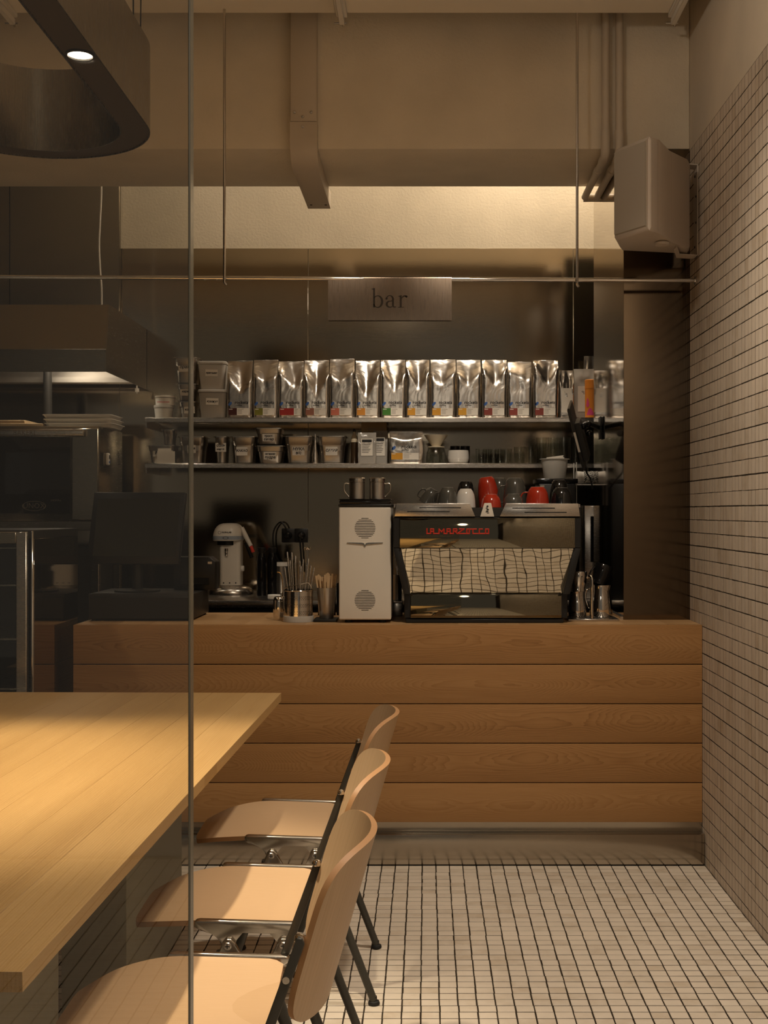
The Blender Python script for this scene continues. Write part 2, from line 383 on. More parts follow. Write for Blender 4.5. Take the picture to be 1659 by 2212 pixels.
# ---- floor: grout bed, tiles
b = new(); box(b, (XL, YB, -0.12), (WX+0.3, YW+0.2, -0.0012))
floor = struct(finish('floor', b, M_GROUT)); floor['label'] = 'floor of small pale stone tiles with dark grout'
def tile_mesh(name, hx, hy, th, m, e=0.0007):
    b = new()
    loft(b, [[Vector((sx*hx, sy*hy, -th)) for sx, sy in ((-1,-1),(1,-1),(1,1),(-1,1))],
             [Vector((sx*hx, sy*hy, -e)) for sx, sy in ((-1,-1),(1,-1),(1,1),(-1,1))],
             [Vector((sx*(hx-e), sy*(hy-e), 0)) for sx, sy in ((-1,-1),(1,-1),(1,1),(-1,1))]], cap0=False)
    bmesh.ops.recalc_face_normals(b, faces=b.faces)
    me = bpy.data.meshes.new(name); b.to_mesh(me); b.free(); me.materials.append(m); return me
def scatter(name, items, hx, hy, th, m, parent, e=0.0007):
    # all remaining tiles of a surface as one mesh; items = (matrix)
    vs, fs = [], []
    base = [Vector((sx*hx, sy*hy, -th)) for sx, sy in ((-1,-1),(1,-1),(1,1),(-1,1))] + \
           [Vector((sx*hx, sy*hy, -e)) for sx, sy in ((-1,-1),(1,-1),(1,1),(-1,1))] + \
           [Vector((sx*(hx-e), sy*(hy-e), 0)) for sx, sy in ((-1,-1),(1,-1),(1,1),(-1,1))]
    q = [(0,1,5,4),(1,2,6,5),(2,3,7,6),(3,0,4,7),(4,5,9,8),(5,6,10,9),(6,7,11,10),(7,4,8,11),(8,9,10,11)]
    for M in items:
        n = len(vs); vs += [tuple(M @ p) for p in base]; fs += [tuple(n+i for i in f) for f in q]
    me = bpy.data.meshes.new(name); me.from_pydata(vs, [], fs); me.materials.append(m)
    return stuff(obj(name, me, parent))
ft = tile_mesh('tile', (TW-0.0040)/2, (TS-0.0044)/2, 0.006, M_FTILE)
cand = []
nx = int((WX-XL)/TW); 
for j in range(-36, int((KD-YB)/TS)):
    y = KD-(j+0.5)*TS
    if y > YW: continue
    run = random.uniform(-0.0012, 0.0012)
    for i in range(nx):
        x = WX-0.001-(i+0.5)*TW
        if x < -2.6: continue
        if j < 0 and x > -1.36: continue      # under the counter
        M = Matrix.Translation((x+random.uniform(-.0006,.0006)+run*0.6, y+random.uniform(-.0003,.0003), random.uniform(-.0004,.0003))) @ Matrix.Rotation(random.uniform(-.010,.010), 4, 'Z') @ Matrix.Rotation(random.uniform(-.006,.006), 4, 'X')
        px = CX+F*x/max(y, .1); py = CY+F*H/max(y, .1)
        vis = y > 3.05 and py < 2225 and 760 < px < 1670
        cand.append((0 if vis else 1, y, M))
cand.sort(key=lambda c: (c[0], c[1]))
for c in cand[:300]:
    o = obj('tile', ft, floor); o.matrix_local = c[2]
scatter('tile_field', [c[2] for c in cand[300:]], (TW-0.0040)/2, (TS-0.0044)/2, 0.006, M_FTILE, floor)
# ---- right wall
b = new(); box(b, (WX+0.00035, YB, 0), (WX+0.25, YW+0.2, ZB))
wall_right = struct(finish('wall_right', b, M_GROUT)); wall_right['label'] = 'right wall of small upright pale tiles with dark joints'
wt = tile_mesh('tile', (TS-0.0036)/2, (TW-0.0034)/2, 0.006, M_WTILE, 0.0002)
R = Matrix(((0,0,-1,0),(-1,0,0,0),(0,1,0,0),(0,0,0,1)))   # local x -> -y, y -> z, z -> -x
cand = []
for k in range(55):
    z = 2.743-(k+0.5)*TW
    run = random.uniform(-.0008, .0008)
    for j in range(int((4.75-YB)/TS)):
        y = 4.75-(j+0.5)*TS
        if y < -1.0: continue
        if y > KD+0.02 and z < CT-0.0 and y > CD: continue
        M = Matrix.Translation((WX+random.uniform(-.0001,.0001), y+random.uniform(-.0006,.0006), z+run+random.uniform(-.0004,.0004))) @ R @ Matrix.Rotation(random.uniform(-.010,.010), 4, 'Z') @ Matrix.Rotation(random.uniform(-.006,.006), 4, 'Y')
        px = CX+F*WX/max(y,.1); py = CY-F*(z-H)/max(y,.1)
        vis = y > 3.64 and px < 1662 and 20 < py < 2150
        cand.append((0 if vis else 1, y, M))
cand.sort(key=lambda c: (c[0], c[1]))
for c in cand[:300]:
    o = obj('tile', wt, wall_right); o.matrix_local = c[2]
scatter('tile_field', [c[2] for c in cand[300:]], (TS-0.0036)/2, (TW-0.0034)/2, 0.006, M_WTILE, wall_right, 0.0002)
b = new(); box(b, (WX, YB, ZB-0.006), (WX+0.25, YW+0.2, 3.9))
struct(finish('wall_right_upper', b, M_PLASTER_R))['label'] = 'smooth beige plaster wall above the tiles'
# ---- outer shell
b = new(); box(b, (XL-0.2, YB-0.2, -0.1), (XL, YW+0.2, 3.9)); struct(finish('wall_left', b, M_DARK_WALL))
b = new(); box(b, (XL-0.2, YB-0.2, 3.9), (WX+0.25, YW+0.4, 4.05)); struct(finish('ceiling', b, M_DARK_CEIL))
b = new(); box(b, (XL, DW, -0.1), (WX+0.25, DW+0.25, 3.9))
wall_back = struct(finish('wall_back', b, M_PLASTER_BACK)); wall_back['label'] = 'back wall of rough plaster with steel sheets below'
ZS = 2.663                            # top of the steel cladding
xs = [X(-160, DW), X(259, DW), X(666, DW), X(1238, DW), WX]
for a, c in zip(xs, xs[1:]):
    b = new(); box(b, (a+0.0008, DW-0.004, 0.0), (c-0.0008, DW+0.001, ZS), 0.0008, 1)
    finish('steel_sheet', b, M_STEEL_WALL, wall_back)
# dark duct casing on the left of the back wall, from the hood to the ceiling
b = new(); box(b, (X(21, 6.11), 6.11, 2.27), (X(258, 6.11), 6.142, 3.88), 0.002, 1)
tag(finish('duct_casing', b, M_STEEL_DULL), 'dark steel duct casing rising above the cooker hood', 'duct')
b = new(); box(b, (-3.4, 6.12, 2.27), (X(20, 6.11)-0.002, 6.140, 3.88), 0.002, 1)
tag(finish('duct_casing', b, M_STEEL_DULL), 'dark steel casing at the far left edge above the hood', 'duct')
# ---- beam
b = new(); box(b, (XL, PD, ZB), (WX, 5.30, 3.9), 0.006, 2)
struct(finish('ceiling_beam', b, M_PLASTER))['label'] = 'deep plastered ceiling beam above the bar'
# ---- steel column at the right end of the bar
cx0 = X(1347, PD)
col = thing('steel_column', 'brushed steel clad column between the bar shelves and the tiled wall', 'column', (0,0,0)); col['kind'] = 'structure'
del col['category']
b = new(); box(b, (cx0+0.004, PD+0.004, CT), (WX-0.001, 5.53, ZB-0.001)); finish('core', b, M_BLACK_METAL, col)
b = new(); box(b, (cx0, PD, CT), (WX-0.001, PD+0.003, ZB-0.001), 0.0008, 1); finish('front_sheet', b, M_STEEL_COL, col)
b = new(); loft(b, [[(cx0, PD+0.003, CT), (cx0+0.0035, PD+0.003, CT), (cx0-0.0015, 5.53, CT), (cx0-0.009, 5.53, CT)],
                    [(cx0, PD+0.003, ZB-0.001), (cx0+0.0035, PD+0.003, ZB-0.001), (cx0-0.0015, 5.53, ZB-0.001), (cx0-0.009, 5.53, ZB-0.001)]])
finish('mirror_sheet', b, M_STEEL_MIRROR, col)
b = new(); box(b, (cx0-0.012, PD+0.003, CT), (cx0-0.001, 5.52, CT+0.012)); finish('foot_trim', b, M_STEEL, col)
# ---- suspended ceiling panels and their rails
ZC = 3.224; kx = [v*(ZC-H) for v in (-1.49, -0.83, -0.1685, 0.505)]
for a, c in zip(kx, kx[1:]):
    b = new(); box(b, (a+0.006, 0.4, ZC), (c-0.006, 4.60, ZC+0.03), 0.002, 1)
    struct(finish('ceiling_panel', b, M_WHITE_PANEL))['label'] = 'white glossy suspended ceiling panel'
for i, v in enumerate((-0.83, -0.1685, 0.497)):
    x = v*(ZC-H)
    t = thing('ceiling_rail', 'white aluminium ceiling rail %s' % ('above the far left kitchen side', 'above the middle of the bar', 'beside the tiled wall')[i], 'rail', (x, 1.0, ZC-0.03), 'ceiling rails between the panels')
    b = new(); box(b, (-0.022, -0.6, 0.012), (0.022, 3.60, 0.029), 0.002, 1); finish('flange', b, M_WHITE, t)
    b = new(); box(b, (-0.010, -0.6, -0.012), (0.010, 3.61, 0.012), 0.002, 1); finish('track', b, M_WHITE, t)
    b = new(); tube(b, [(-0.03, 3.612, -0.004), (0.018, 3.612, -0.004)], 0.004, 8); tube(b, [(0.006, 3.612, -0.018), (0.006, 3.612, 0.004)], 0.004, 8); finish('end_clip', b, M_STEEL, t)
# ================================================================== BAR COUNTER
CXL = X(158, CD); t = thing('bar_counter', 'long oak bar counter of five horizontal planks on a steel plinth', 'counter', ((CXL+WX)/2, (CD+5.09)/2, 0))
ox, oy = t.location.x, t.location.y
b = new(); box(b, (CXL+0.021-ox, CD+0.021-oy, 0.02), (WX-0.002-ox, 5.085-oy, CT-0.022)); finish('carcass', b, M_BLACK, t)
PH = (CT-0.150)/5
for i in range(5):
    z1 = CT-i*PH; z0 = z1-PH
    b = new(); box(b, (CXL-ox, CD-oy, z0+(0.0016 if i < 4 else 0)-(z0+z1)/2), (WX-0.0015-ox, CD+0.02-oy, z1-(0.0016 if i else 0)-(z0+z1)/2), 0.0016, 2)
    finish('plank', b, M_OAK, t, loc=(0, 0, (z0+z1)/2))
    b = new(); box(b, (CXL-ox, CD+0.0205-oy, z0+0.0016-(z0+z1)/2), (CXL+0.02-ox, 5.088-oy, z1-(0.0016 if i else 0.021)-(z0+z1)/2), 0.0012, 1)
    finish('end_plank', b, M_OAK, t, loc=(0, 0, (z0+z1)/2))
b = new()
for k in range(3):
    y0 = CD+0.0205+k*(5.09-CD-0.0205)/3; y1 = CD+0.0205+(k+1)*(5.09-CD-0.0205)/3
    b = new(); box(b, (CXL-ox+0.0, y0-(y0+y1)/2, -0.02), (WX-0.002-ox, y1-0.0004-(y0+y1)/2, 0.0), 0.0004, 1)
    finish('top_board', b, M_OAK_TOP, t, loc=(0, (y0+y1)/2-oy, CT-0.0001), rot=None)
b = new(); box(b, (CXL+0.01-ox, CD+0.005-oy, 0.112), (WX-0.002-ox, CD+0.012-oy, 0.151)); finish('plinth_sheet', b, M_STEEL_KICK, t)
b = new(); box(b, (CXL+0.0-ox, KD-oy, 0.0035), (WX-0.0035-ox, CD+0.012-oy, 0.1150), 0.0015, 2); finish('kick_plate', b, M_STEEL_KICK, t)
# ---- steel worktop along the back wall
ZW, WD = 0.915, 5.47
t = thing('back_worktop', 'stainless steel worktop along the back wall behind the bar', 'worktop', (0, (WD+6.14)/2, 0)); oy = t.location.y
b = new(); box(b, (-1.30, WD-oy, ZW-0.035), (WX-0.01, 6.142-oy, ZW), 0.004, 2); finish('top', b, M_STEEL, t)
b = new(); box(b, (-1.28, WD+0.03-oy, 0.08), (WX-0.02, 6.12-oy, ZW-0.036)); finish('fridge_body', b, M_BLACK_METAL, t)
for sx in (-1.2, 0.95):
    for sy in (WD+0.06, 6.05):
        b = new(); lathe(b, [(0.02,0),(0.02,0.079)], 12, Matrix.Translation((sx, sy-oy, 0.001))); finish('leg', b, M_STEEL, t)
# ---- wall shelves
SU, SL, SD = 1.772, 1.551, 5.79
for nm, z, lab in (('upper', SU, 'upper steel wall shelf holding the row of silver coffee bags'), ('lower', SL, 'lower steel wall shelf holding metal pans and glasses')):
    t = thing('wall_shelf', lab, 'shelf', ((X(313,SD)+WX)/2, 5.96, z)); ox = t.location.x
    b = new(); box(b, (X(313,SD)-ox, SD-5.96, -0.003), (WX-0.004-ox, 6.143-5.96, 0), 0.001, 1); finish('shelf_board', b, M_STEEL, t)
    b = new(); box(b, (X(313,SD)-ox, SD-5.96, -0.022), (WX-0.004-ox, SD+0.006-5.96, -0.0032), 0.001, 1); finish('front_lip', b, M_STEEL, t)
    for px in (330, 1262):
        b = new(); box(b, (X(px,6)-ox-0.002, 5.86-5.96, -0.045), (X(px,6)-ox+0.002, 6.143-5.96, -0.0035)); finish('bracket', b, M_STEEL, t)
# ================================================================== GLASS PARTITION
GD = 1.0; gx = X(410, GD)
t = thing('glass_partition', 'tall clear glass partition in front of the table at the left', 'glass', (gx-1.1, GD+0.007, 0))
b = new(); box(b, (-1.1, -0.007, 0.0), (1.0985, 0.007, 3.16)); finish('pane', b, M_PANE, t)
b = new(); box(b, (1.0987, -0.0072, 0.0), (1.1005, 0.0072, 3.16), 0.0006, 1); finish('polished_edge', b, M_GLASS_EDGE, t)
# ================================================================== BEAM FITTINGS
# cable duct down the beam and back along its underside
x0, x1 = -0.529, -0.427
t = thing('cable_duct', 'beige metal cable duct bending under the ceiling beam', 'duct', ((x0+x1)/2, PD, ZB)); wd = (x1-x0)/2
b = new(); box(b, (-wd, -0.050, Z(262,4.70)-ZB), (wd, -0.0005, 3.6-ZB), 0.002, 2); finish('riser', b, M_BEIGE_PAINT, t)
zc = Z(262,4.70)-ZB
pr = [(-0.0005, zc-0.002), (-0.052, zc-0.002)]
for k in range(11):
    a = k/10*PI/2; pr.append((0.075-0.127*math.cos(a), 0.03-0.105*math.sin(a)))
pr += [(0.078, -0.0005), (-0.0005, -0.0005)]
b = new(); rings = [[Vector((s*(wd+0.002), p[0], p[1])) for p in pr] for s in (-1, 1)]; loft(b, rings); finish('bend_cover', b, M_BEIGE_PAINT, t, ang=30)
b = new(); box(b, (-wd, 0.0785, -0.072), (wd, 5.40-PD, -0.0005), 0.002, 2); finish('runner', b, M_BEIGE_PAINT, t)
for sx, sz in ((-0.035, zc+0.035), (0.03, zc+0.035), (-0.003, zc+0.018), (-0.003, zc-0.022)):
    b = new(); lathe(b, [(0.0065,0),(0.0055,0.003),(0.0015,0.0035),(0.001,0.002)], 12, Matrix.Translation((sx,-0.0501,sz)) @ Matrix.Rotation(PI/2,4,'X')); finish('screw', b, M_STEEL, t)
for sx in (-0.03, 0.035):
    b = new(); lathe(b, [(0.006,0),(0.005,0.002)], 12, Matrix.Translation((sx,0.58,-0.0721)) @ Matrix.Rotation(PI,4,'X')); finish('screw', b, M_BLACK, t)
# water pipes
t = thing('water_pipes', 'pair of beige water pipes turning under the beam by the column', 'pipes', (X(1325,PD), PD, ZB))
ox = t.location.x
for px, pe in ((1308, 1271), (1338, 1292)):
    xx = X(px, 4.72)-ox
    b = new(); tube(b, [(xx, -0.030, 3.6-ZB), (xx, -0.030, 0.06)], 0.0155, 14); finish('riser', b, M_BEIGE_PAINT, t)
    b = new(); tube(b, smooth_path([(xx,-0.030,0.062),(xx,-0.030,-0.005),(xx,-0.018,-0.032),(xx,0.012,-0.036),(xx,0.05,-0.036)],5), 0.0185, 14); finish('elbow', b, M_BEIGE_PAINT, t)
    b = new(); tube(b, [(xx,0.05,-0.036),(xx,0.585,-0.036)], 0.0150, 14); finish('runner', b, M_BEIGE_PAINT, t)
    b = new(); tube(b, [(xx,0.16,-0.036),(xx,0.21,-0.036)], 0.0180, 14); finish('coupling', b, M_BEIGE_PAINT, t)
b = new(); tube(b, [(X(1308,4.72)-ox-0.004,0.60,-0.036),(X(1400,4.72)-ox,0.60,-0.036)], 0.0175, 14); finish('manifold', b, M_BEIGE_PAINT, t)
# ================================================================== ROD AND SIGN
rl = Vector((-2.3, 4.535, Z(596,4.535))); rr = Vector((WX-0.001, 4.63, Z(606,4.63)))
t = thing('hanging_rod', 'long thin steel rod hung across the front of the bar', 'rod', rr)
b = new(); tube(b, [rl-rr, Vector((-0.004,0,0))], 0.0078, 14); finish('rod', b, M_CHROME, t)
b = new(); tube(b, [Vector((-0.006,0,0)), Vector((0,0,0))], 0.016, 14); finish('wall_flange', b, M_CHROME, t)
def rodp(x): k = (x-rl.x)/(rr.x-rl.x); return rl.lerp(rr, k)
for px in (488, 1247):
    p = rodp(X(px, 4.6)); p = p-rr
    b = new(); tube(b, smooth_path([p+Vector((0,-0.0132,3.9-rr.z-p.z-0.0)), p+Vector((0,-0.0132,0.4)), p+Vector((0,-0.0132,0.02)), p+Vector((0,-0.0132,-0.004)), p+Vector((0,-0.010,-0.018)), p+Vector((0.006,-0.004,-0.026))],4), 0.0052, 8)
    finish('suspension_rod', b, M_STEEL, t)
# second suspension points that hold it at the kitchen end
p = rodp(-1.9)-rr; b = new(); tube(b, [p+Vector((0,-0.0132,3.9-rr.z-p.z)), p+Vector((0,-0.0132,-0.01))], 0.0034, 8); finish('suspension_rod', b, M_STEEL, t)
sc = rodp(X(842,4.57)); sw = (976-708)*S(4.57)/2; sh = (693-597)*S(4.57)
t = thing('bar_sign', 'brushed steel sign reading bar folded over the hanging rod', 'sign', (sc.x, sc.y, sc.z+0.0085-sh))
b = new()
prof = [(-0.0105, 0.0)]+[(-0.0105*math.cos(a), sh-0.0085+0.0105*math.sin(a)) for a in [k/8*PI for k in range(9)]]+[(0.0105, 0.0)]
rings = []
for x in (-sw, sw): rings.append([Vector((x, y, z)) for y, z in prof])
inn = [[Vector((r.x, r.y*0.88, r.z-(0.001 if r.z > sh-0.01 else 0))) for r in ring] for ring in rings]
for A, B in ((rings[0], rings[1]), (inn[1], inn[0])):
    loft(b, [A, B], False, False, close=False)
finish('plate', b, M_SIGN, t)
def letters_bar():
    # serif lettering drawn from strokes: polygons in (x, z), x-height 1
    b = new()
    def poly(pts):
        b.faces.new([b.verts.new((p[0], 0, p[1])) for p in pts])
    def band(outer, inner):
        for i in range(len(outer)-1):
            poly([outer[i], outer[i+1], inner[i+1], inner[i]])
    def ell(cx, cz, rx, rz, a0, a1, n=20): return [(cx+rx*math.cos(a0+(a1-a0)*k/n), cz+rz*math.sin(a0+(a1-a0)*k/n)) for k in range(n+1)]
    # b
    poly([(0.16,0.02),(0.32,0.0),(0.32,1.60),(0.16,1.57)]); poly([(-0.02,1.53),(0.16,1.47),(0.32,1.60),(0.27,1.61)])
    band(ell(0.56,0.49,0.44,0.52,-PI*0.86,PI*0.80,28), ell(0.52,0.49,0.29,0.44,-PI*0.86,PI*0.80,28))
    # a
    x = 1.22
    poly([(x+0.50,0.16),(x+0.66,0.10),(x+0.66,0.72),(x+0.50,0.72)])
    band(ell(x+0.33,0.70,0.33,0.32,0.0,PI*0.92,16), ell(x+0.30,0.70,0.20,0.25,0.0,PI*0.92,16))
    b_ = ell(x+0.05,0.74,0.095,0.085,0,2*PI,14); poly(b_[:-1])
    band(ell(x+0.31,0.27,0.33,0.29,PI*0.42,PI*1.72,20), ell(x+0.35,0.28,0.20,0.21,PI*0.42,PI*1.72,20))
    poly([(x+0.36,0.56),(x+0.52,0.60),(x+0.52,0.52),(x+0.36,0.485)])
    poly([(x+0.50,0.17),(x+0.56,0.02),(x+0.66,0.10)]); poly([(x+0.56,0.02),(x+0.72,-0.01),(x+0.84,0.03),(x+0.84,0.08),(x+0.66,0.10)])
    # r
    x = 2.22
    poly([(x+0.14,0.02),(x+0.30,0.02),(x+0.30,1.0),(x+0.14,0.95)]); poly([(x,0.0),(x+0.48,0.0),(x+0.48,0.055),(x,0.055)]); poly([(x-0.02,0.93),(x+0.14,0.88),(x+0.30,1.0),(x+0.26,1.02)])
    band(ell(x+0.56,0.62,0.30,0.40,PI*0.32,PI*0.93,12), ell(x+0.56,0.62,0.26,0.26,PI*0.32,PI*0.93,12))
    e = ell(x+0.70,0.90,0.105,0.095,0,2*PI,14); poly(e[:-1])
    for f in b.faces:
        f.normal_update()
        if f.normal.y > 0: f.normal_flip()
    return b
b = letters_bar(); s = 42*S(4.57)/1.6
for v in b.verts: v.co = Vector(((v.co.x-1.55)*s, -0.0109, v.co.z*s+(693-665)*S(4.57)))
me = bpy.data.meshes.new('lettering'); b.to_mesh(me); b.free(); me.materials.append(M_LAMP_DARK); obj('lettering', me, t)
# ================================================================== SPEAKER
# shell in plan: baffle turned towards the room, tapering body behind; bracket bolted to the tiled wall
t = thing('wall_speaker', 'beige loudspeaker on a bracket high on the tiled wall', 'speaker', (0.86, 4.50, Z(528,4.45)))
ox, oy, oz = t.location
hgt = Z(330,4.5)-Z(522,4.5)
def pl(px, D): return Vector((X(px, D)-ox, D-oy, 0))
A = pl(1327, 4.38); B = pl(1402, 4.22); Cc = pl(1424, 4.26); Dd = pl(1448, 4.40); E = pl(1490, 4.52); G = pl(1488, 4.62); I = pl(1340, 4.56)
ring = [A, B, Cc, Dd, E, G, I]
def lift(z, sc=1.0):
    c = sum(ring, Vector())/len(ring)
    return [Vector((c.x+(p.x-c.x)*sc, c.y+(p.y-c.y)*sc, z)) for p in ring]
zt = hgt
b = new(); loft(b, [lift(0.0,0.93), lift(0.012,1.0), lift(zt-0.012,1.0), lift(zt,0.93)])
bmesh.ops.bevel(b, geom=[e for e in b.edges if abs((e.verts[0].co-e.verts[1].co).z) > 0.1], offset=0.012, segments=3, affect='EDGES')
finish('shell', b, M_SPEAKER, t, ang=50)
n = Vector(((B-A).y, -(B-A).x, 0)).normalized()
b = new()
q = [A.lerp(B, 0.04), A.lerp(B, 0.93)]
loft(b, [[q[0]+n*0.0+Vector((0,0,0.015)), q[1]+Vector((0,0,0.015)), q[1]+Vector((0,0,zt-0.015)), q[0]+Vector((0,0,zt-0.015))],
         [q[0]+n*0.007+Vector((0,0,0.018)), q[1]+n*0.007+Vector((0,0,0.018)), q[1]+n*0.007+Vector((0,0,zt-0.018)), q[0]+n*0.007+Vector((0,0,zt-0.018))]])
finish('grille', b, M_GRILLE, t)
bw = WX-ox-0.0005
for zz in (zt+0.004, -0.010):
    b = new(); loft(b, [[Vector((bw, 4.60-oy, zz)), Vector((bw, 4.66-oy, zz)), Vector((bw, 4.66-oy, zz+0.004)), Vector((bw, 4.60-oy, zz+0.004))],
                        [Vector((bw-0.075, 4.58-oy, zz)), Vector((bw-0.075, 4.64-oy, zz)), Vector((bw-0.075, 4.64-oy, zz+0.004)), Vector((bw-0.075, 4.58-oy, zz+0.004))],
                        [Vector((bw-0.11, 4.46-oy, zz+(0.006 if zz < 0 else -0.004))), Vector((bw-0.11, 4.52-oy, zz+(0.006 if zz < 0 else -0.004))), Vector((bw-0.11, 4.52-oy, zz+(0.010 if zz < 0 else 0))), Vector((bw-0.11, 4.46-oy, zz+(0.010 if zz < 0 else 0)))]])
    finish('bracket_arm', b, M_SPEAKER, t)
b = new(); box(b, (bw-0.004, 4.60-oy, -0.010), (bw, 4.66-oy, zt+0.008)); finish('wall_bracket', b, M_SPEAKER, t)
b = new(); lathe(b, [(0.005,-0.012),(0.026,-0.010),(0.028,-0.002),(0.020,0.004)], 20, Matrix.Translation((pl(1430,4.40).x, 4.40-oy, -0.004))); finish('knob', b, M_SPEAKER, t)
for zz in (0.03, 0.12, 0.22, zt-0.03):
    b = new(); lathe(b, [(0.005,0),(0.004,0.003)], 8, Matrix.Translation((bw-0.0045, 4.615-oy+0.02*((zz*50)%2>1), zz)) @ Matrix.Rotation(-PI/2,4,'Y')); finish('screw', b, M_BLACK, t)
# ================================================================== RING LAMP
LX, LR, LY0, LY1 = -1.02, 0.30, 1.75, 3.11      # centre line, outer radius, straight part
ZL, ZT, WT = H+1.0, H+1.225, 0.077
t = thing('ring_lamp', 'large oblong bronze ring pendant lamp hanging over the table', 'lamp', (LX, (LY0+LY1)/2, ZL))
oy = t.location.y
def stad(r, n=28):
    out = []
    for k in range(n+1): a = PI*k/n; out.append((r*math.cos(a), LY1-oy+r*math.sin(a)))
    for k in range(n+1): a = PI+PI*k/n; out.append((r*math.cos(a), LY0-oy+r*math.sin(a)))
    return out
def band(ro, ri, z0, z1):
    b = new(); o = stad(ro); i = stad(ri)
    loft(b, [[Vector((x,y,z)) for x, y in q] for q, z in ((o, z0), (o, z1), (i, z1), (i, z0), (o, z0))], False, False)
    bmesh.ops.remove_doubles(b, verts=b.verts, dist=1e-5); return b
hh = ZT-ZL
finish('outer_band', band(LR, LR-0.003, 0, hh), M_LAMP_BODY, t)
finish('inner_band', band(LR-WT+0.003, LR-WT, 0, hh), M_LAMP_BODY, t)
finish('underside', band(LR-0.0031, LR-WT+0.0031, 0.004, 0.03), M_LAMP_DARK, t)
LEDS = []
for x in (LR-WT/2, -(LR-WT/2)):
    for y in (2.64, 2.00): LEDS.append((x, y-oy))
for x, y in LEDS:
    b = new(); lathe(b, [(0.032,0.004),(0.032,-0.0005),(0.027,-0.0005),(0.0265,0.003)], 28, Matrix.Translation((x,y,0)), False, False); z_ = finish('downlight', b, M_BLACK_METAL, t)
    b = new(); lathe(b, [(0.0266,0.0030),(0.0001,0.0032)], 28, None, False, False); finish('lens', b, M_LED, z_, loc=(x,y,0))
    lamp('SPOT', 'ring_lamp_spot', (LX+x, y+oy, ZL-0.006), 140 if y+oy > 2.3 else 12, (LX+x, y+oy, 0), color=(1.0,0.85,0.61), size=0.026, cone=58, blend=0.6)
for x, y in ((LR-WT/2, 3.12-oy), (-(LR-WT/2), 3.12-oy), (LR-WT/2, 1.9-oy), (-(LR-WT/2), 1.9-oy)):
    b = new(); tube(b, [(x, y, 0.03), (x, y, ZC-ZL)], 0.002, 6); finish('suspension_cable', b, M_BLACK, t)
    b = new(); tube(b, [(x+0.016, y, 0.03), (x+0.022, y+0.02, ZC-ZL)], 0.0016, 6); finish('power_cable', b, M_BLACK, t)

# ================================================================== TABLE
TH = 0.74
yn, yf = 1.51, 3.84
rot = math.atan2(0.045, yf-yn)
t = thing('dining_table', 'long oak dining table with slab legs in the left foreground', 'table', (-0.461, yf, 0), rot=(0,0,-rot))
Lt = (yf-yn)
NB = 10; bwid = 1.10/NB
for k in range(NB):
    b = new(); box(b, (-bwid/2+0.00015, -Lt/2, -0.026), (bwid/2-0.00015, Lt/2, 0.0), 0.0004, 1)
    finish('top_board', b, M_OAK_TABLE, t, loc=(-(k+0.5)*bwid, -Lt/2, TH))
for (y0, y1) in ((3.11, 3.755), (1.93, 2.57)):
    b = new(); box(b, (-0.47, y0-yf, 0.0), (-0.30, y1-yf, TH-0.0265), 0.003, 2)
    finish('slab_leg', b, M_LEG_PANEL, t)
b = new(); box(b, (-0.44, 2.571-yf, 0.60), (-0.40, 3.109-yf, TH-0.0265), 0.002, 1); finish('stretcher', b, M_LEG_PANEL, t)

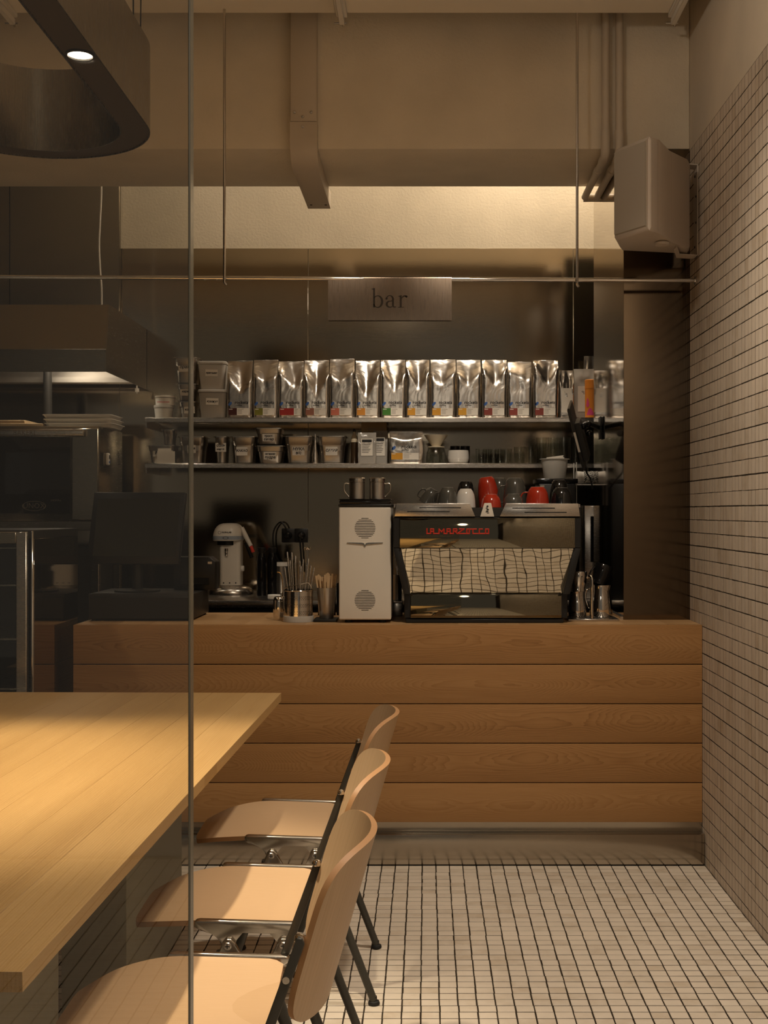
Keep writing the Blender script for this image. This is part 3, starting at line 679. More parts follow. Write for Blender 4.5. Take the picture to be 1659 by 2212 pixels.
# ================================================================== CHAIRS
def make_chair(label):
    t = thing('plywood_chair', label, 'chair', (0,0,0), 'plywood chairs along the table')
    W = 0.196
    # seat: plan narrows to the front, front edge rolls down
    def hw(x):
        if x > -0.10: 
            k = max(0, (x-0.07)/0.03); return W-0.020*k*k
        k = (-0.10-x)/0.178; return W-0.075*k**2.2
    def zs(x, y):
        z = 0.450-0.040*(x+0.10)-0.012*(1-(y/W)**2)*min(1, max(0, (x+0.2)/0.15))
        if x < -0.08: z -= 0.036*((-0.08-x)/0.198)**2
        return z
    nu, nv = 26, 14
    b = new(); top = []; bot = []
    for i in range(nu+1):
        x = -0.278+0.378*i/nu; h = hw(x)
        # rounded front corners
        r1 = []; r2 = []
        for j in range(nv+1):
            s = -1+2*j/nv; y = s*h
            xx = x
            if i < 4: xx = x+0.010*(1-i/4)*abs(s)**6
            z = zs(x, y)
            r1.append(b.verts.new((xx, y, z))); r2.append(b.verts.new((xx, y, z-0.0115)))
        top.append(r1); bot.append(r2)
    def face(q, mi):
        f = b.faces.new(q); f.material_index = mi
    for i in range(nu):
        for j in range(nv):
            face((top[i][j], top[i+1][j], top[i+1][j+1], top[i][j+1]), 0)
            face((bot[i][j], bot[i][j+1], bot[i+1][j+1], bot[i+1][j]), 0)
        face((top[i][0], bot[i][0], bot[i+1][0], top[i+1][0]), 1); face((top[i][nv], top[i+1][nv], bot[i+1][nv], bot[i][nv]), 1)
    for j in range(nv):
        face((top[0][j], top[0][j+1], bot[0][j+1], bot[0][j]), 1); face((top[nu][j], bot[nu][j], bot[nu][j+1], top[nu][j+1]), 1)
    finish('seat', b, None, t, mats=[M_BEECH, M_PLY_EDGE])
    # backrest: super-ellipse sheet bent round the sitter and leaning back
    zc, hz, hu = 0.608, 0.144, 0.205
    def bp(r, a):
        c, s = math.cos(a), math.sin(a)
        k = r*(abs(c)**5+abs(s)**5)**-0.2
        u = hu*k*c; z = zc+hz*k*s
        x = 0.192+(z-0.470)*0.290-0.066*(abs(u)/hu)**2.0
        return Vector((x, u, z))
    NR, NA = 8, 96; b = new()
    def layer(off):
        L = []
        for i in range(1, NR+1):
            L.append([b.verts.new(bp(i/NR, 2*PI*k/NA)+off(bp(i/NR, 2*PI*k/NA))) for k in range(NA)])
        c = b.verts.new(bp(0.0, 0)+off(bp(0, 0)))
        return c, L
    def nrm(p):
        u = p.y; d = 0.066*2.0/hu*(abs(u)/hu)*math.copysign(1, u)
        return Vector((1, d, -0.290)).normalized()
    c1, L1 = layer(lambda p: Vector()); c2, L2 = layer(lambda p: nrm(p)*0.0115)
    for c, L in ((c1, L1), (c2, L2)):
        for k in range(NA): b.faces.new((c, L[0][k], L[0][(k+1)%NA]))
        for i in range(NR-1):
            for k in range(NA): b.faces.new((L[i][k], L[i+1][k], L[i+1][(k+1)%NA], L[i][(k+1)%NA]))
    for k in range(NA):
        f = b.faces.new((L1[-1][k], L1[-1][(k+1)%NA], L2[-1][(k+1)%NA], L2[-1][k])); f.material_index = 1
    finish('backrest', b, None, t, mats=[M_BEECH_V, M_PLY_EDGE])
    for s in (-1, 1):
        y0, y1 = s*(W+0.001), s*(W+0.017); ya, yb = min(y0, y1), max(y0, y1)
        # cast side rail: top bar flowing into two lugs
        poly = [(-0.128,0.452),(-0.130,0.440),(-0.118,0.432),(-0.092,0.430),(-0.078,0.420),(-0.074,0.404),(-0.066,0.395),(-0.054,0.394),(-0.044,0.402),(-0.041,0.416),(-0.028,0.434),
                (0.032,0.434),(0.043,0.417),(0.045,0.402),(0.054,0.394),(0.066,0.395),(0.074,0.404),(0.080,0.420),(0.094,0.432),(0.108,0.442),(0.110,0.450),(0.104,0.455),(-0.120,0.455)]
        b = new(); prism(b, [(p[0], p[1]-(0.040*(p[0]+0.10) if p[1] > 0.425 else 0.0)) for p in reversed(poly)], ya, yb, 0.0035); finish('side_rail', b, M_ALU, t, ang=45)
        # lower casting: two sockets joined by a curved web
        yc = s*(W+0.009)
        poly = [(-0.060,0.418),(-0.050,0.418),(-0.040,0.408),(-0.026,0.376),(-0.018,0.370),(0.028,0.370),(0.036,0.376),(0.046,0.408),(0.055,0.418),(0.066,0.418),
                (0.076,0.405),(0.098,0.350),(0.086,0.345),(0.070,0.362),(0.040,0.360),(0.030,0.361),(-0.022,0.361),(-0.034,0.361),(-0.062,0.362),(-0.080,0.345),(-0.092,0.350),(-0.070,0.405)]
        b = new(); prism(b, list(reversed(poly)), s*(W+0.0175)-(0.010 if s < 0 else 0), s*(W+0.0175)+(0.010 if s > 0 else 0), 0.0025); finish('leg_casting', b, M_ALU, t, ang=45)
        for lx in (-0.057, 0.060):
            b = new(); lathe(b, [(0.0085,0),(0.0085,0.003),(0.0070,0.0045),(0.0001,0.0045)], 16, Matrix.Translation((lx, s*(W+0.0275), 0.404)) @ Matrix.Rotation(s*-PI/2,4,'X')); sc_ = finish('screw', b, M_STEEL, t)
            b = new(); box(b, (-0.005,-0.0008,-0.0009),(0.005,0.0,0.0009)); box(b, (-0.0009,-0.0008,-0.005),(0.0009,0.0,0.005)); finish('cross_slot', b, M_BLACK, sc_, loc=(lx, s*(W+0.0321)+(0.0004), 0.404))
        for (xa, za, xb, nm) in ((-0.068, 0.385, -0.193, 'leg'), (0.073, 0.385, 0.215, 'leg')):
            b = new()
            d = Vector((xb-xa, 0, 0.012-za))
            tube(b, [Vector((xa, yc+s*0.004, za)), Vector((xa, yc+s*0.004, za))+d*0.12, Vector((xa, yc+s*0.004, za))+d*0.2, Vector((xb, yc+s*0.004, 0.012))], [0.0150,0.0140,0.0115,0.0105], 14)
            lg = finish(nm, b, M_LEG, t)
            b = new(); lathe(b, [(0.008,0.022),(0.0085,0.012),(0.0145,0.009),(0.016,0.003),(0.014,0.0)], 16, Matrix.Translation((xb+0.001, yc+s*0.004, 0.0004))); finish('rubber_foot', b, M_RUBBER, lg)
        # flat upright holding the backrest
        b = new(); p0 = Vector((0.094, 0, 0.432)); p1 = Vector((0.163, 0, 0.625))
        prism(b, [(p0.x-0.008,p0.z),(p0.x+0.008,p0.z-0.004),(p1.x+0.008,p1.z-0.006),(p1.x+0.004,p1.z+0.003),(p1.x-0.005,p1.z+0.004),(p1.x-0.008,p1.z-0.004)], s*(W+0.0175)-(0.007 if s < 0 else 0), s*(W+0.0175)+(0.007 if s > 0 else 0), 0.002)
        finish('back_upright', b, M_LEG, t, ang=45)
        b = new(); lathe(b, [(0.009,-0.004),(0.0095,0.0),(0.007,0.006),(0.0001,0.008)], 14, Matrix.Translation((p1.x-0.001, s*(W+0.013), p1.z))); finish('upright_cap', b, M_CHROME, t)
        b = new(); lathe(b, [(0.0065,0),(0.006,0.003),(0.0001,0.003)], 14, Matrix.Translation((0.141, s*(W+0.0243), 0.562)) @ Matrix.Rotation(s*-PI/2,4,'X')); finish('screw', b, M_STEEL, t)
    for xx in (-0.05, 0.05):
        b = new(); box(b, (xx-0.014, -W, 0.418), (xx+0.014, W, 0.4255)); finish('cross_bar', b, M_BLACK_METAL, t)
    return t
ch = make_chair('plywood chair farthest from the viewer, next to the oak counter')
def place(o, x, y, rz, label): o.location = (x, y, 0.0); o.rotation_euler = (0, 0, rz); o['label'] = label
place(ch, -0.360, 3.422, 0.025, 'plywood chair farthest back, nearest the oak counter')
c2 = dup(ch); place(c2, -0.366, 2.757, 0.025, 'middle one of the three plywood chairs at the table')
c3 = dup(ch); place(c3, -0.372, 2.158, 0.025, 'nearest plywood chair, cut off by the bottom of the picture')

# ================================================================== KITCHEN AT THE LEFT
# --- cooker hood
hx1 = X(228, 5.37); hx0 = -3.2; d0, d1 = 5.37, 6.025
zt_, zm, zb_ = 2.25, Z(754, 5.37), Z(803, 5.37)
t = thing('cooker_hood', 'large dark steel cooker hood with a light inside over the oven', 'hood', ((hx0+hx1)/2, (d0+d1)/2, zb_))
ox, oy, oz = t.location
fx = X(241, 5.37+0.03)
b = new(); loft(b, [[Vector((hx0-ox, d0+0.045-oy, zt_-oz)), Vector((hx1-ox, d0+0.045-oy, zt_-oz)), Vector((hx1-ox, d0+0.05-oy, zt_-oz)), Vector((hx0-ox, d0+0.05-oy, zt_-oz))],
                    [Vector((hx0-ox, d0-oy, zm-oz)), Vector((hx1-ox, d0-oy, zm-oz)), Vector((hx1-ox, d0+0.005-oy, zm-oz)), Vector((hx0-ox, d0+0.005-oy, zm-oz))]]); finish('sloping_front', b, M_STEEL_DULL, t)
b = new(); box(b, (hx0-ox, d0-oy, 0), (hx1-ox, d0+0.004-oy, zm-oz-0.001), 0.001, 1); finish('front_skirt', b, M_STEEL_DULL, t)
b = new(); loft(b, [[Vector((x-ox, d0-oy, 0)), Vector((x-ox, 6.140-oy, 0)), Vector((x-ox, 6.140-oy, zt_-oz)), Vector((x-ox, d0+0.045-oy, zt_-oz)), Vector((x-ox, d0-oy, zm-oz))] for x in (hx1+0.0006, hx1+0.004)]); finish('side_panel', b, M_STEEL_DULL, t)
b = new(); box(b, (hx0-ox, d0+0.05-oy, zt_-oz-0.004), (hx1-ox, 6.14-oy, zt_-oz)); finish('top_panel', b, M_STEEL_DULL, t)
b = new(); box(b, (hx0-ox, 5.98-oy, 0.02), (hx1-0.002-ox, 6.02-oy, zt_-oz-0.005)); finish('inner_back', b, M_STEEL_ROUGH, t)
b = new(); box(b, (hx0-ox, 5.90-oy, 0.010), (hx1-0.002-ox, 5.98-oy, 0.035)); finish('grease_gutter', b, M_STEEL_ROUGH, t)
b = new(); box(b, (-0.15-0.3, -0.10, 0.20), (0.15-0.3, 0.05, 0.215), 0.004, 2); finish('light_lens', b, M_LED_SOFT, t, loc=((hx1-0.0-ox)-0.0, 0, 0))
b = new(); lathe(b, [(0.004,0),(0.004,-0.012),(0.010,-0.013),(0.010,-0.030),(0.003,-0.031),(0.003,-0.037)], 14, Matrix.Translation((X(299,6.0)-ox, 5.97-oy, 0.0))); finish('drain_cap', b, M_WHITE, t)
lamp('SPOT', 'hood_light', (hx1-0.30, 5.72, zb_+0.19), 9, (hx1-0.30, 5.76, 0), size=0.05, cone=150, blend=0.6)
# --- white cord hanging from the beam to the hood
b = new(); D = 5.60
tube(b, smooth_path([(X(219,D), D, 3.88), (X(219,D), D, 3.2), (X(219,D), D, Z(405,D)), (X(216,D), D, Z(480,D)), (X(214,D), D, Z(530,D)), (X(216,D), D, Z(580,D)), (X(219,D), D, Z(620,D)), (X(219.5,D), D, 2.2515)], 6), 0.0045, 8)
o = finish('hanging_cable', b, M_WHITE); tag(o, 'white power cord hanging slack onto the cooker hood', 'cable')
# --- black flue pipe
b = new(); x = X(103, 5.85)
tube(b, [(x, 5.85, 1.7172), (x, 5.85, zb_+0.16)], 0.0205, 18)
tag(finish('flue_pipe', b, M_BLACK_METAL), 'black flue pipe rising from the oven into the hood', 'pipe')
# --- oven
ox1 = X(214, 5.60); D0, D1 = 5.60, 6.03; ztop, zbot = 1.717, Z(1125, 5.60)
t = thing('convection_oven', 'black fronted convection oven standing under the cooker hood', 'oven', (ox1-0.45, (D0+D1)/2, zbot)); ox, oy, oz = t.location
b = new(); box(b, (-0.45, D0-oy, 0), (0.45, D1-oy, ztop-oz), 0.004, 2); finish('body', b, M_STEEL_DULL, t)
gx1 = X(153, 5.58)-ox
b = new(); box(b, (-0.44, D0-0.022-oy, Z(1110,5.58)-oz), (gx1, D0-0.001-oy, Z(943,5.58)-oz), 0.004, 2); dr = finish('door', b, M_DARK_GLASS, t)
b = new(); box(b, (-0.44, D0-0.045-oy, Z(942,5.56)-oz), (X(180,5.56)-ox, D0-0.0225-oy, Z(927,5.56)-oz), 0.003, 2); finish('handle_bar', b, M_STEEL, dr)
text('lettering', 'BAKERL', 0.030, M_GREYINK, dr, (X(53,5.55)-ox, D0-0.0455-oy, Z(935,5.55)-oz), spacing=1.05)
text('logo_lettering', 'UNOX', 0.034, M_GREYINK, dr, (X(74,5.58)-ox, D0-0.0226-oy, Z(1093,5.58)-oz))
b = new(); rings = [[Vector((r*0.056*math.cos(2*PI*k/40), 0, r*0.023*math.sin(2*PI*k/40))) for k in range(40)] for r in (1.0, 0.90)]
loft(b, rings, False, False); finish('logo_oval', b, M_GREYINK, dr, loc=(X(74,5.58)-ox, D0-0.0226-oy, Z(1093,5.58)-oz))
text('small_lettering', 'SHOP.Pro', 0.012, M_GREYINK, dr, (X(121,5.58)-ox, D0-0.0226-oy, Z(1081,5.58)-oz))
b = new(); box(b, (gx1+0.002, D0-0.010-oy, 0.005), (0.448, D0-0.0005-oy, ztop-oz-0.012), 0.003, 1); finish('control_panel', b, M_STEEL_DULL, t)
for k in range(6):
    b = new(); box(b, (0.4502, 5.95-oy, Z(990,5.95)+k*0.0105-oz-0.03), (0.4512, 5.975-oy, Z(990,5.95)+k*0.0105+0.004-oz-0.03)); finish('vent_slot', b, M_BLACK, t)
# stand
t2 = thing('oven_stand', 'dark steel stand carrying the convection oven', 'stand', (ox1-0.45, (D0+D1)/2, 0))
b = new(); box(b, (-0.45, D0-oy, zbot-0.045), (0.45, D1-oy, zbot-0.0005), 0.003, 1); finish('top_frame', b, M_STEEL_DULL, t2)
for sx in (-0.43, 0.43):
    for yy in (D0+0.02, D1-0.02):
        b = new(); box(b, (sx-0.018, yy-0.018-oy, 0), (sx+0.018, yy+0.018-oy, zbot-0.046), 0.002, 1); finish('leg', b, M_STEEL_DULL, t2)
b = new(); box(b, (-0.41, D0-0.0-oy, 0.55), (0.41, D1-oy, 0.58)); finish('shelf', b, M_STEEL_DULL, t2)
b = new(); box(b, (-0.41, D0+0.03-oy, 0.60), (0.41, D1-0.02-oy, 1.15), 0.003, 1); finish('proofer_box', b, M_BLACK_METAL, t2)
# timer stuck on the oven side
t = thing('kitchen_timer', 'small white magnetic timer stuck on the side of the oven', 'timer', (ox1+0.0008, 5.72, Z(1005,5.72)))
b = new(); box(b, (0, -0.016, 0), (0.016, 0.016, 0.058), 0.006, 3); finish('case', b, M_WHITE, t)
b = new(); box(b, (0.0161, -0.010, 0.030), (0.0165, 0.010, 0.048)); finish('display', b, M_BLACK, t)
b = new(); box(b, (0.0161, -0.010, 0.010), (0.0168, 0.010, 0.019)); finish('button', b, M_BLUE, t)
# trays and boards on the oven
zz = ztop+0.0004
for k in range(3):
    wv = (243-92)*S(5.68)/2; xc = X(167,5.68)-0.004*k+0.003
    t = thing('baking_tray', 'pale baking tray, %s of the stack on the oven' % ('lowest', 'middle', 'topmost')[k], 'tray', (xc, 5.80, zz), 'pale baking trays stacked on the oven')
    hh = 0.020
    b = new(); o_ = rrect(2*wv-0.03, 0.22, 0.02, 5); r_ = rrect(2*wv, 0.25, 0.025, 5)
    loft(b, [[p*1.0 for p in o_], [Vector((p.x,p.y,hh-0.003)) for p in rrect(2*wv-0.010, 0.24, 0.022, 5)], [Vector((p.x,p.y,hh-0.003)) for p in r_], [Vector((p.x,p.y,hh)) for p in r_],
             [Vector((p.x,p.y,hh)) for p in rrect(2*wv-0.012, 0.238, 0.022, 5)], [Vector((p.x,p.y,0.003)) for p in rrect(2*wv-0.034, 0.216, 0.02, 5)]])
    finish('pan', b, M_WHITE, t); zz += hh+0.0006
zz = ztop+0.0004
for k in range(2):
    b = new(); box(b, (-0.20, -0.11, 0), (0.20, 0.11, 0.017), 0.002, 1)
    o = finish('baking_board', b, M_BOARD, loc=(X(0,5.7)+(0.012 if k == 0 else -0.08), 5.78+0.02*k, zz)); zz += 0.0175
    tag(o, '%s of the two wooden boards on the oven' % ('lower', 'upper')[k], 'board', 'wooden boards on the oven')
# --- glass showcase fridge at the end of the counter
sx1 = -1.362; d0, d1 = X(73, 1) and sx1*F/(73-CX), sx1*F/(168-CX)
zt_ = Z(1145, d0)
t = thing('display_fridge', 'tall glass door display fridge at the left end of the counter', 'fridge', (sx1-0.33, (d0+d1)/2, 0)); ox, oy, oz = t.location
def bx(name, x0, x1, y0, y1, z0, z1, m, bev=0.002, par=None):
    b = new(); box(b, (x0-ox, y0-oy, z0), (x1-ox, y1-oy, z1), bev, 1); return finish(name, b, m, par or t)
fl = sx1-0.66
bx('top_panel', fl, sx1, d0+0.001, d1, zt_-0.03, zt_, M_BLACK_METAL)
bx('base', fl, sx1, d0+0.001, d1, 0.0, 0.14, M_BLACK_METAL)
bx('back_panel', fl, sx1-0.006, d1-0.012, d1, 0.141, zt_-0.031, M_BLACK_METAL)
bx('side_glass', sx1-0.006, sx1, d0+0.004, d1, 0.141, zt_-0.031, M_SIDE_GLASS, 0.0005)
bx('side_glass', fl, fl+0.006, d0+0.004, d1, 0.141, zt_-0.031, M_SIDE_GLASS, 0.0005)
fw = (63-41)*S(d0)
dr = bx('door_stile', sx1-0.016-fw, sx1-0.016, d0-0.03, d0, 0.10, zt_-0.006, M_STEEL)
bx('door_stile', fl, fl+fw, d0-0.03, d0, 0.10, zt_-0.006, M_STEEL_DULL)
bx('door_rail', fl+fw+0.0005, sx1-0.0165-fw, d0-0.03, d0, zt_-0.046, zt_-0.006, M_STEEL_DULL)
bx('door_rail', fl+fw+0.0005, sx1-0.0165-fw, d0-0.03, d0, 0.10, 0.16, M_STEEL_DULL)
bx('door_glass', fl+fw+0.0005, sx1-0.0165-fw, d0-0.018, d0-0.012, 0.1605, zt_-0.0465, M_GLASS, 0)
bx('chrome_post', sx1-0.009, sx1, d0-0.006, d0+0.0005, 0.10, zt_-0.002, M_CHROME, 0.003)
for py in (1262, 1378, 1485):
    zz = Z(py, d0+0.06)
    bx('shelf', fl+0.012, sx1-0.010, d0+0.04, d1-0.02, zz-0.006, zz, M_STEEL, 0.001)
bx('shelf', fl+0.012, sx1-0.010, d0+0.04, d1-0.02, Z(1152,d0)-0.055, Z(1152,d0)-0.050, M_STEEL, 0.001)
# --- point of sale: cash drawer, printer and monitor on the counter
D = 4.69
t = thing('cash_drawer', 'wide black cash drawer on the left end of the counter', 'cash drawer', ((X(190,D)+X(417,D))/2, D+0.17, CT+0.0003))
wv = (417-190)*S(D)/2; zd = (Z(1283,D)-CT)
for sx in (-1,1):
    for yy in (-0.15, 0.15):
        b = new(); lathe(b, [(0.012,0),(0.012,0.006)], 12, Matrix.Translation((sx*(wv-0.02), yy, 0))); finish('foot', b, M_RUBBER, t)
b = new(); box(b, (-wv, -0.17, 0.006), (wv, 0.17, zd), 0.004, 2); finish('case', b, M_BLACK_METAL, t)
b = new(); box(b, (-wv+0.004, -0.175, 0.010), (wv-0.004, -0.1703, zd-0.012), 0.001, 1); finish('drawer_front', b, M_BLACK, t)
t = thing('receipt_printer', 'black receipt printer standing on the cash drawer', 'printer', (X(425,4.975), 4.975, CT+zd+0.0006))
b = new(); prism(b, [(-0.085,0),(0.085,0),(0.085,0.115),(0.060,0.135),(-0.085,0.135)], -0.05, 0.05, 0.004); finish('case', b, M_BLACK, t)
b = new(); box(b, (0.055, -0.0525, 0.106), (0.072, -0.0503, 0.116)); finish('badge', b, M_STEEL, t)
b = new(); box(b, (-0.06, -0.053, 0.02), (0.06, -0.0503, 0.05), 0.001, 1); finish('front_cover', b, M_BLACK_GLOSS, t)
D = 4.80; mw = (397-190)*S(D)/2; mh = (1218-1063)*S(D)
t = thing('point_of_sale_monitor', 'black touch screen till monitor standing on the cash drawer', 'monitor', (X(293,D), D, CT+zd+0.0006))
zb_ = Z(1218,D)-t.location.z
def tilt(v): return Matrix.Translation((0,0,zb_)) @ Matrix.Rotation(-0.12,4,'X') @ v
b = new(); prism(b, [(-mw-0.003,0),(mw-0.018,-0.003),(mw+0.004,mh),(-mw+0.020,mh)], -0.012, 0.025, 0.003)
for v in b.verts: v.co = tilt(v.co)
finish('bezel', b, M_BLACK, t)
b = new(); prism(b, [(-mw+0.022,0.030),(mw-0.030,0.028),(mw-0.018,mh-0.026),(-mw+0.036,mh-0.026)], -0.0128, -0.0121)
for v in b.verts: v.co = tilt(v.co)
finish('screen', b, M_SCREEN, t)
b = new(); tube(b, [(0, 0.03, 0.010), (0, 0.03, zb_+0.05)], 0.022, 14); finish('stand_post', b, M_BLACK, t)
b = new(); lathe(b, [(0.09,0),(0.09,0.006),(0.03,0.012)], 32, Matrix.Translation((0,0.03,0))); finish('stand_base', b, M_BLACK, t)

# ================================================================== SHELF GOODS
BF = 5.825                            # front of the goods on the shelves
def foil_mesh(w, h, d, seed, vs=0.5, uc=0.0, k=0.3, crump=0.004):
    rnd = random.Random(seed); b = new(); nv, nu = 22, 14
    off = Vector((rnd.uniform(0,50), rnd.uniform(0,50), rnd.uniform(0,50)))
    rings = []
    for j in range(nv+1):
        v = j/nv; ring = []
        ww = w/2*(0.965+0.035*min(1, v*4))*(1.0-0.012*math.sin(v*9+seed))
        def dep(u, front):
            vb = vs+(k*abs(u-uc) if front else 0.12*abs(u))
            vb = min(vb, 0.93)
            f = 1.0 if v < vb else (1-(v-vb)/(1-vb))**1.15
            rd = 0.16*max(0, (abs(u)-0.86)/0.14)**2
            base = min(1.0, 0.90+v*3)
            return d/2*f*(1-rd)*base+0.0008
        for i in range(nu+1):
            u = -1+2*i/nu; y = -dep(u, True)
            if v > 0.40:
                n = noise.noise(Vector((u*2.2, v*4.5, 0))+off); y += crump*n*(1-abs(u)**4)*min(1, (1-v)*6)*min(1, (v-0.4)*8)
            ring.append(Vector((u*ww, y, v*h)))
        for i in range(nu//2+1):
            u = 1-4*i/nu
            ring.append(Vector((u*ww, dep(u, False), v*h)))
        rings.append(ring)
    loft(b, rings); return b
def label_bits(t, wd, d, col, wide=False, logo=True, zl=0.0135, hl=0.034, scale=1.0):
    y = -d/2-0.0016
    c0 = -wd*0.44; c1 = (-wd*0.10 if not wide else wd*0.13); c2 = wd*0.38
    b = new(); box(b, (c0, y, zl), (c1, y+0.0006, zl+hl)); finish('colour_label', b, col, t)
    b = new(); box(b, (c1+0.0004, y, zl), (c2, y+0.0006, zl+hl)); il = finish('info_label', b, M_PAPER, t)
    b = new()
    for q in range(4):
        box(b, (c1+0.004, y-0.0003, zl+hl*(0.80-q*0.2)), (c1+0.004+(c2-c1)*(0.36 if q else 0.5), y-0.0001, zl+hl*(0.80-q*0.2)+0.0022))
    finish('small_print', b, M_GREYINK, il)
    b = new(); box(b, (c0+0.003, y-0.0003, zl+hl*0.80), (c0+0.020, y-0.0001, zl+hl*0.80+0.0030)); finish('label_heading', b, M_PAPER, t)
    if logo:
        text('brand_print', 'rockets', 0.0215*scale, M_INK, t, (wd*0.09, y, zl+hl+0.027*scale), offset=0.0005)
        text('brand_print', '.coffee', 0.0125*scale, M_INK, t, (-wd*0.03, y, zl+hl+0.0135*scale), offset=0.0002)
        b = new(); a = 0.85
        pts = []
        for q in range(14):
            an = 2*PI*q/14; ex, ez = 0.0115*scale*math.cos(an), 0.0062*scale*math.sin(an)
            pts.append((ex*math.cos(a)-ez*math.sin(a), ex*math.sin(a)+ez*math.cos(a)))
        for ring_off in (0,):
            b.faces.new([b.verts.new((p[0], 0, p[1])) for p in pts])
            b.faces.new([b.verts.new((p[0], 0, p[1])) for p in ((-0.009*scale,-0.001),(-0.0035*scale,0.004),(-0.002*scale,-0.002),(-0.0075*scale,-0.009*scale))])
        finish('rocket_print', b, M_BLUE, t, loc=(-wd*0.37, y, zl+hl+0.021*scale))
LC = {}
def lc(name, c):
    if name not in LC: LC[name] = mat(name+'_label', c, 0.55)
    return LC[name]
bags = [(490,545,778,'maroon',(0.055,0.010,0.006),0.42,0.15,.28), (546,600,776,'olive green',(0.16,0.15,0.012),0.62,0,.10), (600,655,779,'wide red',(0.30,0.012,0.008),0.50,.3,.25), (656,710,777,'brown pink',(0.27,0.10,0.06),0.34,0.0,.42),
        (711,766,774,'salmon',(0.52,0.14,0.085),0.60,-.2,.15), (767,821,777,'amber',(0.55,0.22,0.02),0.32,-0.1,.42), (822,876,776,'green',(0.035,0.17,0.010),0.40,0.1,.42), (877,928,776,'yellow',(0.58,0.27,0.015),0.45,0.1,.40),
        (930,985,775,'golden yellow',(0.58,0.27,0.015),0.54,-.2,.20), (986,1039,776,'pale yellow',(0.60,0.30,0.02),0.55,-.1,.20), (1041,1096,776,'dark red',(0.20,0.030,0.018),0.52,0,.35), (1097,1150,780,'brick red',(0.22,0.032,0.02),0.66,.6,.10), (1152,1207,777,'deep red',(0.20,0.030,0.018),0.54,.15,.40)]
nb = ['leftmost in the row', 'second in the bag row from the left', 'third in the bag row from the left', 'fourth in the bag row from the left', 'above the metal pan of sugar', 'sixth in the bag row from the left', 'right of the amber labelled one',
      'right of the green labelled one', 'in the brightest spot of the shelf', 'tenth in the bag row from the left', 'eleventh from the left', 'with a slumped flat top', 'last at the right end of the bag row']
for i, (p0, p1, pt, nm, c, vs, uc, k) in enumerate(bags):
    w_ = (p1-p0-1.5)*S(BF); h_ = Z(pt, BF)-SU; d_ = 0.072
    t = thing('coffee_bag', 'silver coffee bag with %s label, %s' % (nm, nb[i]), 'bag', (X((p0+p1)/2, BF), BF+d_/2+0.002*((i*7)%3), SU+0.0004), 'silver coffee bags on the upper shelf', rot=(0,0,math.radians(((i*37)%7-3)*0.6)))
    finish('pouch', foil_mesh(w_, h_, d_, i+1, vs, uc, k), M_FOIL, t, ang=60)
    b = new(); box(b, (-w_/2+0.001, -0.0012, h_-0.0105), (w_/2-0.001, 0.0012, h_+0.001), 0.0005, 1); finish('top_seal', b, M_FOIL, t)
    label_bits(t, w_, d_, lc(nm, c), wide=(nm == 'wide red'))
# bags and cartons at the right end of the upper shelf
def small_bag(px0, px1, pt, D, zb, lab, m=M_FOIL, seed=30, d=0.05, name='foil_pouch', cat='bag', sticker=None, group=None):
    w_ = (px1-px0)*S(D); h_ = Z(pt, D)-zb
    t = thing(name, lab, cat, (X((px0+px1)/2, D), D+d/2, zb+0.0004), group)
    finish('pouch', foil_mesh(w_, h_, d, seed, 0.45, 0.1, .3, 0.010), m, t, ang=60)
    if sticker:
        a, b_, c, e = sticker
        q = new(); box(q, (w_*(a-0.5), -d/2-0.0018, h_*c), (w_*(b_-0.5), -d/2-0.0010, h_*e)); finish('sticker', q, M_PAPER, t)
    return t
small_bag(1209, 1240, 799, 5.85, SU, 'crumpled foil pouch with white sticker right of the bag row', M_FOIL, 31, 0.06, sticker=(0.12, 0.92, 0.12, 0.62))
small_bag(1241, 1289, 796, 5.91, SU, 'clear crinkled bag with white sticker behind the orange can', M_CLEAR_BAG, 33, 0.05, sticker=(0.15, 0.62, 0.15, 0.65))
small_bag(1263, 1292, 768, 6.02, SU, 'tall pouch with red and silver top behind the clear bag', M_FOIL, 35, 0.05)
D = 5.815
t = thing('orange_can', 'orange cardboard can with pink print beside the column', 'can', (X(1281,D), D+0.021, SU+0.0004))
r_ = 0.036; h_ = Z(820,D)-SU
b = new(); lathe(b, [(r_-0.001,0),(r_,0.001),(r_,h_*0.76),(r_+0.0008,h_*0.765),(r_+0.0008,h_-0.002),(r_-0.001,h_)], 32); finish('body', b, M_ORANGE, t)
b = new()
def onring(a, z, rr=r_+0.0004): return Vector((rr*math.sin(a), -rr*math.cos(a), z))
for (a0, a1, fz) in ((-1.0, 0.1, lambda s: (0.012+0.035*math.sin(s*PI), 0.012+0.035*(1-math.sin(s*PI))*0.0)), (-1.1, -0.55, lambda s: (0.06+0.035*math.sin(s*PI), 0.06-0.010*math.sin(s*PI)))):
    for k in range(10):
        s0, s1 = k/10, (k+1)/10
        f0, f1 = fz(s0), fz(s1)
        q = [onring(a0+(a1-a0)*s0, f0[1]), onring(a0+(a1-a0)*s1, f1[1]), onring(a0+(a1-a0)*s1, f1[0]+1e-4), onring(a0+(a1-a0)*s0, f0[0]+1e-4)]
        b.faces.new([b.verts.new(p) for p in q])
finish('pink_print', b, M_PINK, t)
